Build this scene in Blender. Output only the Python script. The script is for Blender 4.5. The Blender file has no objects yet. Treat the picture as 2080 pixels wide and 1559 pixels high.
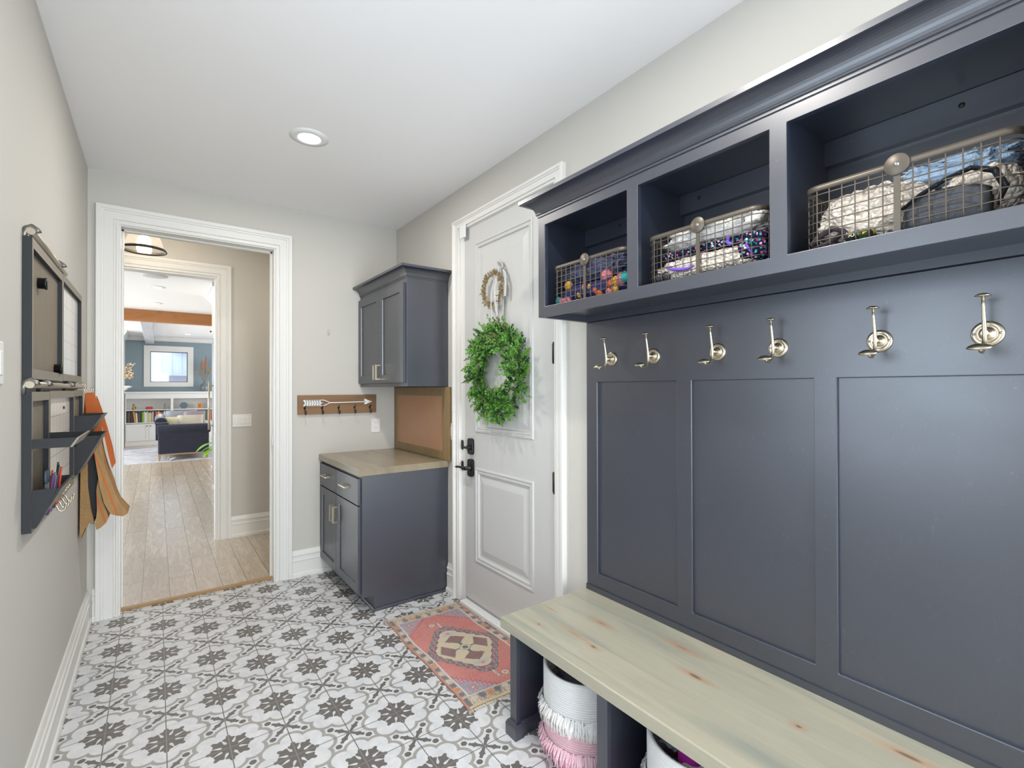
import bpy, bmesh, math, random
from mathutils import Vector, Matrix
R_ = random.Random(7)
SC = bpy.context.scene
COL = SC.collection
PI = math.pi

# ------------------------------------------------------------------ camera
XL, XR, YB, ZC = -0.1695, 1.796, 1.3203, 2.7587
cam_d = bpy.data.cameras.new('camera'); cam = bpy.data.objects.new('camera', cam_d); COL.objects.link(cam)
yaw, pitch, roll = 0.64829818, 0.00555088, -0.00260592
f = Vector((math.sin(yaw), math.cos(yaw), 0)); r = Vector((math.cos(yaw), -math.sin(yaw), 0)); u = Vector((0, 0, 1))
f2 = f*math.cos(pitch) + u*math.sin(pitch); u2 = u*math.cos(pitch) - f*math.sin(pitch)
r3 = r*math.cos(roll) + u2*math.sin(roll); u3 = u2*math.cos(roll) - r*math.sin(roll)
m = Matrix((r3, u3, -f2)).transposed().to_4x4(); m.translation = Vector((0.16639, -2.62982, 1.40808))
cam.matrix_world = m
cam_d.sensor_fit = 'HORIZONTAL'; cam_d.sensor_width = 36.0
cam_d.lens = 985.683*36.0/2080.0
cam_d.shift_x = -(1064.614-1040.0)/2080.0; cam_d.shift_y = (783.348-779.5)/2080.0
cam_d.clip_start = 0.05; cam_d.clip_end = 100
SC.camera = cam

# ------------------------------------------------------------------ world, lights, exposure
w = bpy.data.worlds.new('World'); SC.world = w; w.use_nodes = True
bg = w.node_tree.nodes['Background']; bg.inputs[0].default_value = (0.82, 0.90, 1.0, 1); bg.inputs[1].default_value = 2.4
SC.view_settings.view_transform = 'Standard'; SC.view_settings.look = 'None'
SC.view_settings.gamma = 1.0; SC.view_settings.use_curve_mapping = False
SC.view_settings.exposure = 0.10

def area(name, loc, target, sx, sy, power, col, spread=PI):
    d = bpy.data.lights.new(name, 'AREA'); d.shape = 'RECTANGLE'; d.size = sx; d.size_y = sy
    d.energy = power; d.color = col; d.spread = spread
    o = bpy.data.objects.new(name, d); COL.objects.link(o); o.location = loc
    o.rotation_euler = (Vector(target)-Vector(loc)).to_track_quat('-Z', 'Y').to_euler()
    return o
# daylight through the glazed door and window behind the camera
area('window_daylight_rear', (0.85, -5.55, 1.25), (0.85, 0, 1.9), 1.75, 2.2, 128, (0.85, 0.93, 1.0))
# daylight through the window in the left wall beside the camera
area('window_daylight_left', (-.36, -1.75, 1.55), (1.8, -1.75, 1.35), 1.0, 1.1, 9, (0.62, 0.80, 1.0))
# daylight through the big windows of the living room, left and right of the part in view
area('window_daylight_living', (-3.75, 9.5, 1.5), (1.0, 9.0, 0.9), 5.0, 1.9, 200, (0.86, 0.94, 1.0))
area('window_daylight_living_right', (4.4, 10.5, 1.5), (0.0, 10.0, 0.9), 4.0, 1.9, 105, (0.90, 0.95, 1.0))
area('window_daylight_kitchen', (-3.75, 4.9, 1.5), (0.5, 4.9, 1.0), 2.6, 1.6, 70, (0.88, 0.95, 1.0))

# ------------------------------------------------------------------ colour + materials
def lin(c):
    return tuple((x/255/12.92 if x/255 <= 0.04045 else ((x/255+0.055)/1.055)**2.4) for x in c) + (1.0,)
class G:
    """small node graph helper"""
    def __init__(s, name):
        s.m = bpy.data.materials.new(name); s.m.use_nodes = True; s.t = s.m.node_tree
        s.b = s.t.nodes['Principled BSDF']
    def n(s, typ, **kw):
        nd = s.t.nodes.new(typ)
        for k, v in kw.items(): setattr(nd, k, v)
        return nd
    def put(s, sock, v):
        if v is None: return
        if hasattr(v, 'is_output') or isinstance(v, bpy.types.NodeSocket): s.t.links.new(v, sock)
        else: sock.default_value = v
    def M(s, op, a, b=None, c=None):
        nd = s.n('ShaderNodeMath', operation=op)
        s.put(nd.inputs[0], a); s.put(nd.inputs[1], b); s.put(nd.inputs[2], c)
        return nd.outputs[0]
    def mix(s, fac, a, b, blend='MIX'):
        nd = s.n('ShaderNodeMix', data_type='RGBA', blend_type=blend)
        s.put(nd.inputs[0], fac); s.put(nd.inputs[6], a); s.put(nd.inputs[7], b)
        return nd.outputs[2]
    def co(s, scale=(1, 1, 1), rot=(0, 0, 0), kind='Object', loc=(0, 0, 0)):
        tc = s.n('ShaderNodeTexCoord'); mp = s.n('ShaderNodeMapping')
        mp.inputs['Scale'].default_value = scale; mp.inputs['Rotation'].default_value = rot; mp.inputs['Location'].default_value = loc
        s.t.links.new(tc.outputs[kind], mp.inputs[0]); return mp.outputs[0]
    def noise(s, vec, scale=5, detail=3, rough=.5, dist=0):
        nd = s.n('ShaderNodeTexNoise'); s.put(nd.inputs['Vector'], vec)
        nd.inputs['Scale'].default_value = scale; nd.inputs['Detail'].default_value = detail
        nd.inputs['Roughness'].default_value = rough; nd.inputs['Distortion'].default_value = dist
        return nd.outputs[0]
    def ramp(s, fac, stops, interp='LINEAR'):
        nd = s.n('ShaderNodeValToRGB'); nd.color_ramp.interpolation = interp
        e = nd.color_ramp.elements
        while len(e) < len(stops): e.new(0.5)
        for i, (p, c) in enumerate(stops):
            e[i].position = p; e[i].color = c if len(c) == 4 else tuple(c)+(1,)
        s.put(nd.inputs[0], fac); return nd.outputs[0]
    def bump(s, h, strength=.2, dist=.01):
        nd = s.n('ShaderNodeBump'); nd.inputs['Strength'].default_value = strength; nd.inputs['Distance'].default_value = dist
        s.put(nd.inputs['Height'], h); s.t.links.new(nd.outputs[0], s.b.inputs['Normal'])
    def out(s, col=None, rough=None, metal=None, spec=None):
        s.put(s.b.inputs['Base Color'], col); s.put(s.b.inputs['Roughness'], rough)
        s.put(s.b.inputs['Metallic'], metal); s.put(s.b.inputs['Specular IOR Level'], spec)
        return s.m
def paint(name, rgb, rough=.5, metal=0.0, spec=.5, bump=0.0, bscale=60, vary=0.0):
    g = G(name); c = lin(rgb)
    if vary:
        v = g.noise(g.co(), bscale*.25, 3); c2 = tuple(x*(1-vary) for x in c[:3])+(1,); c = g.mix(v, c, c2)
    if bump: g.bump(g.noise(g.co(), bscale, 3), bump, .003)
    return g.out(c, rough, metal, spec)
def cloth(name, rgb, rgb2=None, scale=90, bump=.5, rough=.95, fold=6):
    g = G(name); v = g.noise(g.co(), fold, 4, .6); c = g.mix(v, lin(rgb), lin(rgb2 or tuple(int(x*.75) for x in rgb)))
    h = g.M('ADD', g.noise(g.co(), scale, 2), g.M('MULTIPLY', g.noise(g.co(), fold, 3, .6, 1.0), 1.5))
    g.bump(h, bump, .01); return g.out(c, rough, 0, .2)
def emit(name, rgb, st):
    g = G(name); g.b.inputs['Base Color'].default_value = lin(rgb); g.b.inputs['Emission Color'].default_value = lin(rgb); g.b.inputs['Emission Strength'].default_value = st
    return g.m
def glass(name, rgb=(255, 255, 255), rough=0.0, alpha=None):
    g = G(name); g.b.inputs['Transmission Weight'].default_value = 1; g.b.inputs['IOR'].default_value = 1.45
    return g.out(lin(rgb), rough)
def pane_glass(name):
    # thin sheet: mostly clear, mirror-like at grazing angles
    g = G(name); t = g.n('ShaderNodeBsdfTransparent'); gl = g.n('ShaderNodeBsdfGlossy'); gl.inputs['Roughness'].default_value = .02
    fr = g.n('ShaderNodeFresnel'); fr.inputs[0].default_value = 1.45; mx = g.n('ShaderNodeMixShader')
    g.t.links.new(fr.outputs[0], mx.inputs[0]); g.t.links.new(t.outputs[0], mx.inputs[1]); g.t.links.new(gl.outputs[0], mx.inputs[2])
    g.t.links.new(mx.outputs[0], g.t.nodes['Material Output'].inputs[0]); return g.m

def tile_material():
    g = G('patterned_cement_tile'); M = g.M
    sep = g.n('ShaderNodeSeparateXYZ'); g.t.links.new(g.co(), sep.inputs[0])
    U = M('DIVIDE', sep.outputs[0], .2); V = M('DIVIDE', sep.outputs[1], .2)
    def near(off):
        p = M('MULTIPLY', M('ADD', M('ADD', U, V), off), .5); q = M('MULTIPLY', M('ADD', M('SUBTRACT', U, V), off), .5)
        dp = M('SUBTRACT', M('FRACT', M('ADD', p, 100.5)), .5); dq = M('SUBTRACT', M('FRACT', M('ADD', q, 100.5)), .5)
        return M('ADD', dp, dq), M('SUBTRACT', dp, dq)
    def polar(a, b, step, off):
        rr = M('SQRT', M('ADD', M('MULTIPLY', a, a), M('MULTIPLY', b, b)))
        t = M('ADD', M('DIVIDE', M('ARCTAN2', b, a), step), 16+off)
        an = M('MULTIPLY', M('SUBTRACT', M('FRACT', t), .5), step)
        return rr, M('MULTIPLY', rr, M('COSINE', an)), M('ABSOLUTE', M('MULTIPLY', rr, M('SINE', an)))
    def dist(x, y, cx):
        dx = M('SUBTRACT', x, cx); return M('SQRT', M('ADD', M('MULTIPLY', dx, dx), M('MULTIPLY', y, y)))
    def width(x, stops):
        return M('MULTIPLY', g.ramp(M('MULTIPLY', x, 2), [(p*2, (v*5,)*3) for p, v in stops]), .2)
    fa, fb = near(0); rr, x, y = polar(fa, fb, PI/4, .5)
    d = dist(x, y, .471)
    inside = M('MAXIMUM', M('LESS_THAN', d, .208), M('LESS_THAN', rr, .5))
    band = M('LESS_THAN', d, .277)
    lobe = M('LESS_THAN', y, width(x, [(0, .1), (.128, .1), (.14, .052), (.152, .045), (.185, .044), (.22, .066), (.26, .094), (.286, .112), (.304, .112), (.318, .094), (.331, .058), (.343, .044), (.375, .041), (.40, .030), (.420, 0), (.45, 0)]))
    xa, xb = near(1); r2, x2, y2 = polar(xa, xb, PI/2, 0)
    arm = M('LESS_THAN', y2, width(x2, [(0, .05), (.06, .030), (.13, .035), (.17, .048), (.198, .073), (.225, .048), (.262, .034), (.30, .036), (.32, .034), (.325, 0)]))
    dot = M('LESS_THAN', dist(x2, y2, .417), .064)
    dark = M('MAXIMUM', M('MAXIMUM', M('MULTIPLY', lobe, M('LESS_THAN', rr, .43)), arm), dot)
    mott = g.ramp(g.noise(g.co(), 16, 5, .68, .8), [(.32, (0, 0, 0)), (.68, (1, 1, 1))]); fine = g.noise(g.co(), 60, 3, .6)
    light = g.mix(mott, lin((226, 227, 229)), lin((204, 206, 209)))
    grey = g.mix(mott, lin((168, 166, 162)), lin((156, 154, 150)))
    dk = g.mix(fine, lin((100, 97, 94)), lin((116, 112, 108)))
    c = g.mix(M('MULTIPLY', band, M('SUBTRACT', 1, inside)), light, grey)
    c = g.mix(dark, c, dk)
    gu = M('ABSOLUTE', M('SUBTRACT', M('FRACT', M('ADD', U, 100.5)), .5)); gv = M('ABSOLUTE', M('SUBTRACT', M('FRACT', M('ADD', V, 100.5)), .5))
    gr = M('LESS_THAN', M('MINIMUM', gu, gv), .0085)
    c = g.mix(gr, c, g.mix(dark, lin((104, 100, 97)), lin((140, 136, 132))))
    g.bump(M('SUBTRACT', 1, gr), .3, .002)
    return g.out(c, g.M('MULTIPLY_ADD', mott, .12, .32), 0, .5)

def plank_material(name, cs, pw=.152, axis='y', length=1.5, rough=.34, groove=True, gs=1.0, ior=1.5):
    g = G(name); M = g.M; sep = g.n('ShaderNodeSeparateXYZ'); g.t.links.new(g.co(), sep.inputs[0])
    a, l = (sep.outputs[0], sep.outputs[1]) if axis == 'y' else (sep.outputs[1], sep.outputs[0])
    pu = M('DIVIDE', M('ADD', a, 50.071), pw); idx = M('FLOOR', pu); fu = M('FRACT', pu)
    wn = g.n('ShaderNodeTexWhiteNoise', noise_dimensions='1D'); g.put(wn.inputs['W'], idx)
    lv = M('DIVIDE', M('ADD', M('ADD', l, 40), M('MULTIPLY', wn.outputs[0], 3.0)), length); il = M('FLOOR', lv); fl = M('FRACT', lv)
    wn2 = g.n('ShaderNodeTexWhiteNoise', noise_dimensions='2D'); cb = g.n('ShaderNodeCombineXYZ'); g.put(cb.inputs[0], idx); g.put(cb.inputs[1], il); g.put(wn2.inputs['Vector'], cb.outputs[0])
    off = g.n('ShaderNodeVectorMath', operation='MULTIPLY_ADD'); g.put(off.inputs[0], wn2.outputs['Color']); off.inputs[1].default_value = (7, 7, 7)
    sc = (9*gs, .9*gs, 4) if axis == 'y' else (.9*gs, 9*gs, 4)
    g.put(off.inputs[2], g.co(sc))
    grain = g.noise(off.outputs[0], 1.6, 5, .62, 1.4)
    fineg = g.noise(g.co((140, 5, 20) if axis == 'y' else (5, 140, 20)), 1.0, 4, .7)
    c = g.mix(wn2.outputs[0], lin(cs[0]), lin(cs[1])); c = g.mix(g.ramp(grain, [(.42, (0, 0, 0)), (.5, (.6, .6, .6)), (.53, (0, 0, 0)), (.60, (.5, .5, .5)), (.68, (0, 0, 0))]), c, lin(cs[2]))
    c = g.mix(M('MULTIPLY', fineg, .45), c, lin(cs[2]))
    if groove:
        e = M('MAXIMUM', M('LESS_THAN', M('MINIMUM', fu, M('SUBTRACT', 1, fu)), .011), M('LESS_THAN', M('MINIMUM', fl, M('SUBTRACT', 1, fl)), .0014))
        c = g.mix(e, c, lin((84, 70, 58))); g.bump(M('SUBTRACT', M('MULTIPLY', fineg, .3), e), .15, .002)
    g.b.inputs['IOR'].default_value = ior
    return g.out(c, rough, 0, .8)

def stained_wood(name, base, tint, dark, axis='y', gs=1.0, rough=.35, knots=True, bw=.11, spots=()):
    """stained knotty boards glued edge to edge"""
    g = G(name); M = g.M; sep = g.n('ShaderNodeSeparateXYZ'); g.t.links.new(g.co(), sep.inputs[0])
    a = sep.outputs[0] if axis == 'y' else (sep.outputs[1] if axis == 'x' else sep.outputs[0])
    idx = M('FLOOR', M('DIVIDE', M('ADD', a, 20), bw)); wn = g.n('ShaderNodeTexWhiteNoise', noise_dimensions='1D'); g.put(wn.inputs['W'], idx)
    sc = {'y': (7, .8, 7), 'x': (.8, 7, 7), 'z': (7, 7, .8)}[axis]; sc = tuple(s*gs for s in sc)
    off = g.n('ShaderNodeVectorMath', operation='MULTIPLY_ADD'); g.put(off.inputs[0], wn.outputs['Color']); off.inputs[1].default_value = (3, 3, 3); g.put(off.inputs[2], g.co(sc))
    big = g.noise(off.outputs[0], 1.2, 4, .55, .8)
    fs = {'y': (110, 4, 60), 'x': (4, 110, 60), 'z': (110, 60, 4)}[axis]
    fine = g.noise(g.co(fs), 1, 3, .7, .3)
    c = g.ramp(big, [(.25, lin(tint)), (.5, lin(base)), (.75, lin(tuple(min(255, int(x*1.06)) for x in base)))])
    c = g.mix(M('MULTIPLY', wn.outputs[0], .25), c, lin(tint)); c = g.mix(M('MULTIPLY', fine, .30), c, lin(dark))
    if knots:
        vs = g.n('ShaderNodeTexVoronoi'); ks = {'y': (7, 2.6, 3), 'x': (2.6, 7, 3), 'z': (7, 3, 2.6)}[axis]
        g.put(vs.inputs['Vector'], g.co(ks, loc=(.3, .7, 0))); vs.inputs['Scale'].default_value = 1.0
        k = g.ramp(vs.outputs['Distance'], [(0, (.9, .9, .9)), (.035, (.7, .7, .7)), (.055, (.2, .2, .2)), (.15, (0, 0, 0))])
        c = g.mix(k, c, lin((112, 84, 62)))
    for (kx, ky, ln, wd, dk_) in spots:
        dx = M('DIVIDE', M('SUBTRACT', sep.outputs[0], kx), wd); dy = M('DIVIDE', M('SUBTRACT', sep.outputs[1], ky), ln)
        rr = M('ADD', M('SQRT', M('ADD', M('MULTIPLY', dx, dx), M('MULTIPLY', dy, dy))), M('MULTIPLY', M('SUBTRACT', fine, .5), .5))
        c = g.mix(g.ramp(rr, [(0, (.75,)*3), (.5, (.35,)*3), (1.0, (0,)*3)]), c, lin((176, 128, 92)))
        c = g.mix(g.ramp(rr, [(0, (dk_,)*3), (.16, (dk_*.9,)*3), (.26, (0,)*3)]), c, lin((92, 80, 76)))
    g.bump(fine, .08, .002); return g.out(c, rough, 0, .5)

def scuffed(name, rgb, rough=.38, amount=.35):
    """satin navy cabinet paint with fine scratches"""
    g = G(name); v = g.noise(g.co((1, 1, 1)), 7, 4, .7, 2.2); fine = g.noise(g.co((30, 30, 9)), 2.2, 4, .75, 1.5)
    s = g.M('MULTIPLY', g.ramp(v, [(.498, (0, 0, 0)), (.5, (1, 1, 1)), (.503, (0, 0, 0))]), g.ramp(fine, [(.52, (0, 0, 0)), (.62, (1, 1, 1))]))
    c = g.mix(g.M('MULTIPLY', s, amount), lin(rgb), lin((150, 152, 158)))
    g.b.inputs['IOR'].default_value = 1.75
    return g.out(c, g.M('MULTIPLY_ADD', g.noise(g.co(), 5, 3), .10, rough-.05), 0, .95)

MT = {}
MT['wall'] = paint('wall_paint', (203, 200, 193), .75, bump=.04, bscale=220)
MT['hallwall'] = MT['wall']
MT['ceil'] = paint('ceiling_paint', (250, 249, 249), .85, bump=.03, bscale=200)
MT['trim'] = paint('white_trim_paint', (232, 231, 227), .38)
MT['door'] = paint('door_paint', (205, 205, 203), .42)
MT['navy'] = scuffed('charcoal_navy_paint', (29, 37, 54), .38)
MT['blue'] = paint('blue_grey_wall_paint', (136, 153, 161), .7)
MT['tile'] = tile_material()
MT['oak'] = plank_material('oak_floor', ((214, 200, 180), (196, 180, 158), (150, 132, 112)), rough=.24, length=1.6, ior=2.3)
MT['bench'] = stained_wood('stained_bench_top', (182, 176, 156), (140, 148, 138), (122, 118, 104), 'y', knots=False,
    spots=((1.377, -1.125, .028, .014, .95), (1.58, -1.27, .10, .022, .35), (1.427, -1.376, .05, .018, .8), (1.438, -1.26, .13, .018, .15), (1.675, -1.574, .13, .026, .3), (1.561, -1.706, .10, .024, .75), (1.58, -2.014, .035, .022, .95), (1.687, -2.232, .13, .028, .75), (1.50, -1.05, .07, .010, .2)))
MT['counter'] = stained_wood('stained_counter_top', (164, 150, 126), (142, 134, 114), (108, 98, 82), 'y', bw=.14, rough=.25)
MT['frame'] = stained_wood('brown_stained_frame', (152, 126, 84), (124, 112, 84), (92, 76, 52), 'z', knots=False, rough=.4)
MT['plank'] = stained_wood('dark_walnut_plank', (142, 108, 74), (118, 90, 64), (80, 58, 42), 'x', knots=True, rough=.6, bw=5)
MT['beam'] = stained_wood('orange_cedar_beam', (190, 130, 76), (168, 108, 62), (130, 82, 48), 'x', bw=5, rough=.6)
MT['greybeam'] = stained_wood('whitewashed_beam', (196, 198, 202), (176, 178, 184), (130, 132, 138), 'y', bw=5, rough=.7)
MT['thresh'] = stained_wood('oak_threshold', (176, 144, 104), (160, 130, 92), (120, 94, 62), 'x', knots=False, bw=5)
MT['copper'] = paint('copper_sheet', (200, 152, 116), .42, 0.0, bump=.06, bscale=40, vary=.12)
MT['nickel'] = paint('brushed_nickel', (205, 194, 172), .28, 1.0)
MT['black'] = paint('black_metal', (28, 28, 30), .35, .2)
MT['iron'] = paint('dark_iron', (58, 54, 50), .4, .6)
MT['wire'] = paint('bronze_wire', (104, 96, 86), .42, .5)
MT['steel'] = paint('stainless_steel', (170, 172, 175), .28, 1.0)
MT['plastic'] = paint('white_plastic', (236, 236, 234), .35)
MT['white'] = paint('white_enamel', (238, 238, 236), .5)
MT['slot'] = paint('dark_slot', (60, 60, 62), .6)
MT['lamp'] = emit('lamp_disc', (255, 248, 236), 9)
MT['bulb'] = emit('bulb_glow', (255, 236, 205), 22)
MT['orgside'] = paint('charcoal_painted_wood', (50, 52, 55), .6, 0, .25)
MT['orgface'] = paint('taupe_wood_face', (142, 135, 122), .5)
MT['chalk'] = (lambda g: (g.out(g.mix(g.noise(g.co((1, 3, .8)), 5, 4, .6), lin((122, 112, 98)), lin((138, 128, 112))), .6)))(G('dusty_chalkboard'))
MT['leaf'] = (lambda g: (g.b.inputs.__getitem__('Subsurface Weight'), g.out(g.mix(g.noise(g.co(), 45, 2), lin((60, 132, 44)), lin((136, 186, 84))), .5))[1])(G('boxwood_leaf'))
MT['leafdark'] = paint('boxwood_leaf_dark', (44, 84, 36), .55, vary=.3)
MT['leafdry'] = paint('boxwood_leaf_dry', (128, 128, 78), .6)
MT['twig'] = paint('dry_twig', (150, 128, 92), .8)
MT['dried'] = paint('dried_petals', (190, 176, 138), .9, vary=.35, bscale=100)
MT['ribbon'] = paint('silver_ribbon', (206, 206, 204), .3)
MT['glass'] = pane_glass('window_glass')

# ------------------------------------------------------------------ mesh builder
class MB:
    def __init__(s): s.v = []; s.f = []; s.mi = []; s.k = 0; s.sm = []
    def add(s, vs, fs, smooth=False):
        b = len(s.v); s.v += [tuple(v) for v in vs]; s.f += [tuple(i+b for i in q) for q in fs]
        s.mi += [s.k]*len(fs); s.sm += [smooth]*len(fs); return s
    def box(s, x0, x1, y0, y1, z0, z1):
        vs = [(x, y, z) for z in (z0, z1) for y in (y0, y1) for x in (x0, x1)]
        return s.add(vs, [(0, 2, 3, 1), (4, 5, 7, 6), (0, 1, 5, 4), (2, 6, 7, 3), (0, 4, 6, 2), (1, 3, 7, 5)])
    def prism(s, poly, fn, a0, a1, caps=True, smooth=False):
        n = len(poly); vs = [fn(p, q, a0) for p, q in poly] + [fn(p, q, a1) for p, q in poly]
        fs = [(i, (i+1) % n, n+(i+1) % n, n+i) for i in range(n)]
        s.add(vs, fs, smooth)
        if caps: s.add(vs[:n], [tuple(range(n))]); s.add(vs[n:], [tuple(reversed(range(n)))])
        return s
    def tube(s, pts, rad, n=8, caps=True, closed=False, squash=None):
        pts = [Vector(p) for p in pts]; N = len(pts); rads = rad if isinstance(rad, (list, tuple)) else [rad]*N
        prev = None; vs = []
        for i, p in enumerate(pts):
            if closed: t = pts[(i+1) % N]-pts[i-1]
            else: t = pts[min(i+1, N-1)]-pts[max(i-1, 0)]
            if t.length < 1e-9: t = Vector((0, 0, 1))
            t.normalize()
            if prev is None:
                a = Vector((0, 0, 1)) if abs(t.z) < .9 else Vector((1, 0, 0)); nx = t.cross(a).normalized()
            else:
                nx = (prev - t*prev.dot(t)); nx = nx.normalized() if nx.length > 1e-6 else t.orthogonal().normalized()
            prev = nx; ny = t.cross(nx)
            for k in range(n):
                an = 2*PI*k/n; vs.append(p + (nx*math.cos(an) + ny*math.sin(an)*(squash or 1))*rads[i])
        M_ = N if closed else N-1; fs = []
        for i in range(M_):
            for k in range(n):
                a, b = i*n+k, i*n+(k+1) % n; c, d = ((i+1) % N)*n+(k+1) % n, ((i+1) % N)*n+k
                fs.append((a, b, c, d))
        s.add(vs, fs, True)
        if caps and not closed: s.add(vs[:n], [tuple(reversed(range(n)))]); s.add(vs[-n:], [tuple(range(n))])
        return s
    def lathe(s, prof, c=(0, 0, 0), ax='z', n=24, smooth=True):
        def mp(r, h, a):
            p, q = r*math.cos(a), r*math.sin(a)
            return {'z': (c[0]+p, c[1]+q, c[2]+h), 'x': (c[0]+h, c[1]+p, c[2]+q), 'y': (c[0]+p, c[1]+h, c[2]+q)}[ax]
        vs = [mp(r, h, 2*PI*k/n) for r, h in prof for k in range(n)]; fs = []
        for i in range(len(prof)-1):
            for k in range(n): fs.append((i*n+k, i*n+(k+1) % n, (i+1)*n+(k+1) % n, (i+1)*n+k))
        return s.add(vs, fs, smooth)
    def ball(s, c, r, n=10, m=7, fn=None):
        rx, ry, rz = r if isinstance(r, (tuple, list)) else (r, r, r); vs = []; fs = []
        for i in range(m+1):
            th = PI*i/m
            for k in range(n):
                ph = 2*PI*k/n; d = Vector((math.sin(th)*math.cos(ph), math.sin(th)*math.sin(ph), math.cos(th)))
                q = fn(d) if fn else 1; vs.append((c[0]+d.x*rx*q, c[1]+d.y*ry*q, c[2]+d.z*rz*q))
        for i in range(m):
            for k in range(n): fs.append((i*n+k, (i+1)*n+k, (i+1)*n+(k+1) % n, i*n+(k+1) % n))
        return s.add(vs, fs, True)
    def relief(s, mp, a0, a1, b0, b1, rings, back):
        """rectangular panel whose face follows nested rings (inset, depth); mp(a,b,d)->xyz, d toward the viewer"""
        seq = [(0, -back)] + list(rings); loops = []
        for ins, d in seq: loops.append([mp(a0+ins, b0+ins, d), mp(a1-ins, b0+ins, d), mp(a1-ins, b1-ins, d), mp(a0+ins, b1-ins, d)])
        vs = [v for l in loops for v in l]; fs = []
        for i in range(len(loops)-1):
            for k in range(4): fs.append((i*4+k, i*4+(k+1) % 4, (i+1)*4+(k+1) % 4, (i+1)*4+k))
        L = (len(loops)-1)*4; fs.append((L, L+1, L+2, L+3)); fs.append((3, 2, 1, 0))
        return s.add(vs, fs)
    def sweep(s, prof, path_fn, closed_prof=True):
        """path_fn(o,z) -> list of points along the path; mitred"""
        rows = [path_fn(p, q) for p, q in prof]; n = len(rows); mlen = len(rows[0]); vs = [v for r0 in rows for v in r0]; fs = []
        for i in range(n if closed_prof else n-1):
            j = (i+1) % n
            for k in range(mlen-1): fs.append((i*mlen+k, i*mlen+k+1, j*mlen+k+1, j*mlen+k))
        s.add(vs, fs)
        if closed_prof:
            s.add([rows[i][0] for i in range(n)], [tuple(range(n))]); s.add([rows[i][-1] for i in range(n)], [tuple(reversed(range(n)))])
        return s
    def leaf(s, p, d, up, L, W):
        p = Vector(p); d = Vector(d).normalized(); side = d.cross(Vector(up)); side = side.normalized() if side.length > 1e-5 else d.orthogonal().normalized(); nrm = side.cross(d)
        vs = [p, p+d*L*.45+side*W+nrm*W*.3, p+d*L, p+d*L*.45-side*W+nrm*W*.3, p+d*L*.5]
        return s.add(vs, [(0, 1, 4), (1, 2, 4), (2, 3, 4), (3, 0, 4)], True)
    def holed(s, mp, A, B, holes, depth):
        """one flat board on grid lines A x B with rectangular holes (cells i,j), thickness depth"""
        na, nb = len(A)-1, len(B)-1; full = lambda i, j: 0 <= i < na and 0 <= j < nb and (i, j) not in holes
        for i in range(na):
            for j in range(nb):
                if not full(i, j): continue
                a0, a1, b0, b1 = A[i], A[i+1], B[j], B[j+1]
                s.add([mp(a0, b0, 0), mp(a1, b0, 0), mp(a1, b1, 0), mp(a0, b1, 0)], [(0, 1, 2, 3)]); s.add([mp(a0, b0, -depth), mp(a1, b0, -depth), mp(a1, b1, -depth), mp(a0, b1, -depth)], [(3, 2, 1, 0)])
                for di, dj, e in ((-1, 0, ((a0, b0), (a0, b1))), (1, 0, ((a1, b1), (a1, b0))), (0, -1, ((a1, b0), (a0, b0))), (0, 1, ((a0, b1), (a1, b1)))):
                    if not full(i+di, j+dj): s.add([mp(*e[0], 0), mp(*e[1], 0), mp(*e[1], -depth), mp(*e[0], -depth)], [(0, 1, 2, 3)])
        return s
    def build(s, name, mat, parent=None, bevel=0, seg=2, loc=None, fix=True):
        me = bpy.data.meshes.new(name); me.from_pydata(s.v, [], s.f); me.validate()
        mats = mat if isinstance(mat, list) else [mat]
        for m_ in mats: me.materials.append(MT[m_] if isinstance(m_, str) else m_)
        if len(me.polygons) == len(s.mi):
            me.polygons.foreach_set('material_index', s.mi); me.polygons.foreach_set('use_smooth', s.sm)
        if fix:
            bm = bmesh.new(); bm.from_mesh(me); bmesh.ops.remove_doubles(bm, verts=bm.verts, dist=1e-5)
            bmesh.ops.recalc_face_normals(bm, faces=bm.faces); bm.to_mesh(me); bm.free()
        me.update(); o = bpy.data.objects.new(name, me); COL.objects.link(o)
        if parent: o.parent = parent; 
        if parent: o.matrix_parent_inverse = Matrix.Translation(parent.location).inverted() if parent.rotation_euler[2] == 0 else parent.matrix_basis.inverted()
        if loc: o.location = loc
        if bevel:
            b = o.modifiers.new('bevel', 'BEVEL'); b.width = bevel; b.segments = seg; b.limit_method = 'ANGLE'; b.angle_limit = math.radians(40)
        return o
def tag(o, label, cat, group=None, kind=None):
    o['label'] = label; o['category'] = cat
    if group: o['group'] = group
    if kind: o['kind'] = kind
    return o
def thing(name, label, cat, loc, group=None):
    o = bpy.data.objects.new(name, None); COL.objects.link(o); o.location = loc; o.empty_display_size = .05
    return tag(o, label, cat, group)
def struct(o, **k):
    o['kind'] = 'structure'
    for a, b in k.items(): o[a] = b
    return o
def dup(root, delta, label, mats=None):
    """copy of a thing with copies of its parts and sub-parts"""
    rt = root.copy(); COL.objects.link(rt); rt.location = Vector(root.location)+Vector(delta); rt['label'] = label
    def rec(a, b):
        for ch in a.children:
            c = ch.copy(); COL.objects.link(c); mi = ch.matrix_parent_inverse.copy(); c.parent = b; c.matrix_parent_inverse = mi; rec(ch, c)
    rec(root, rt); return rt

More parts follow.
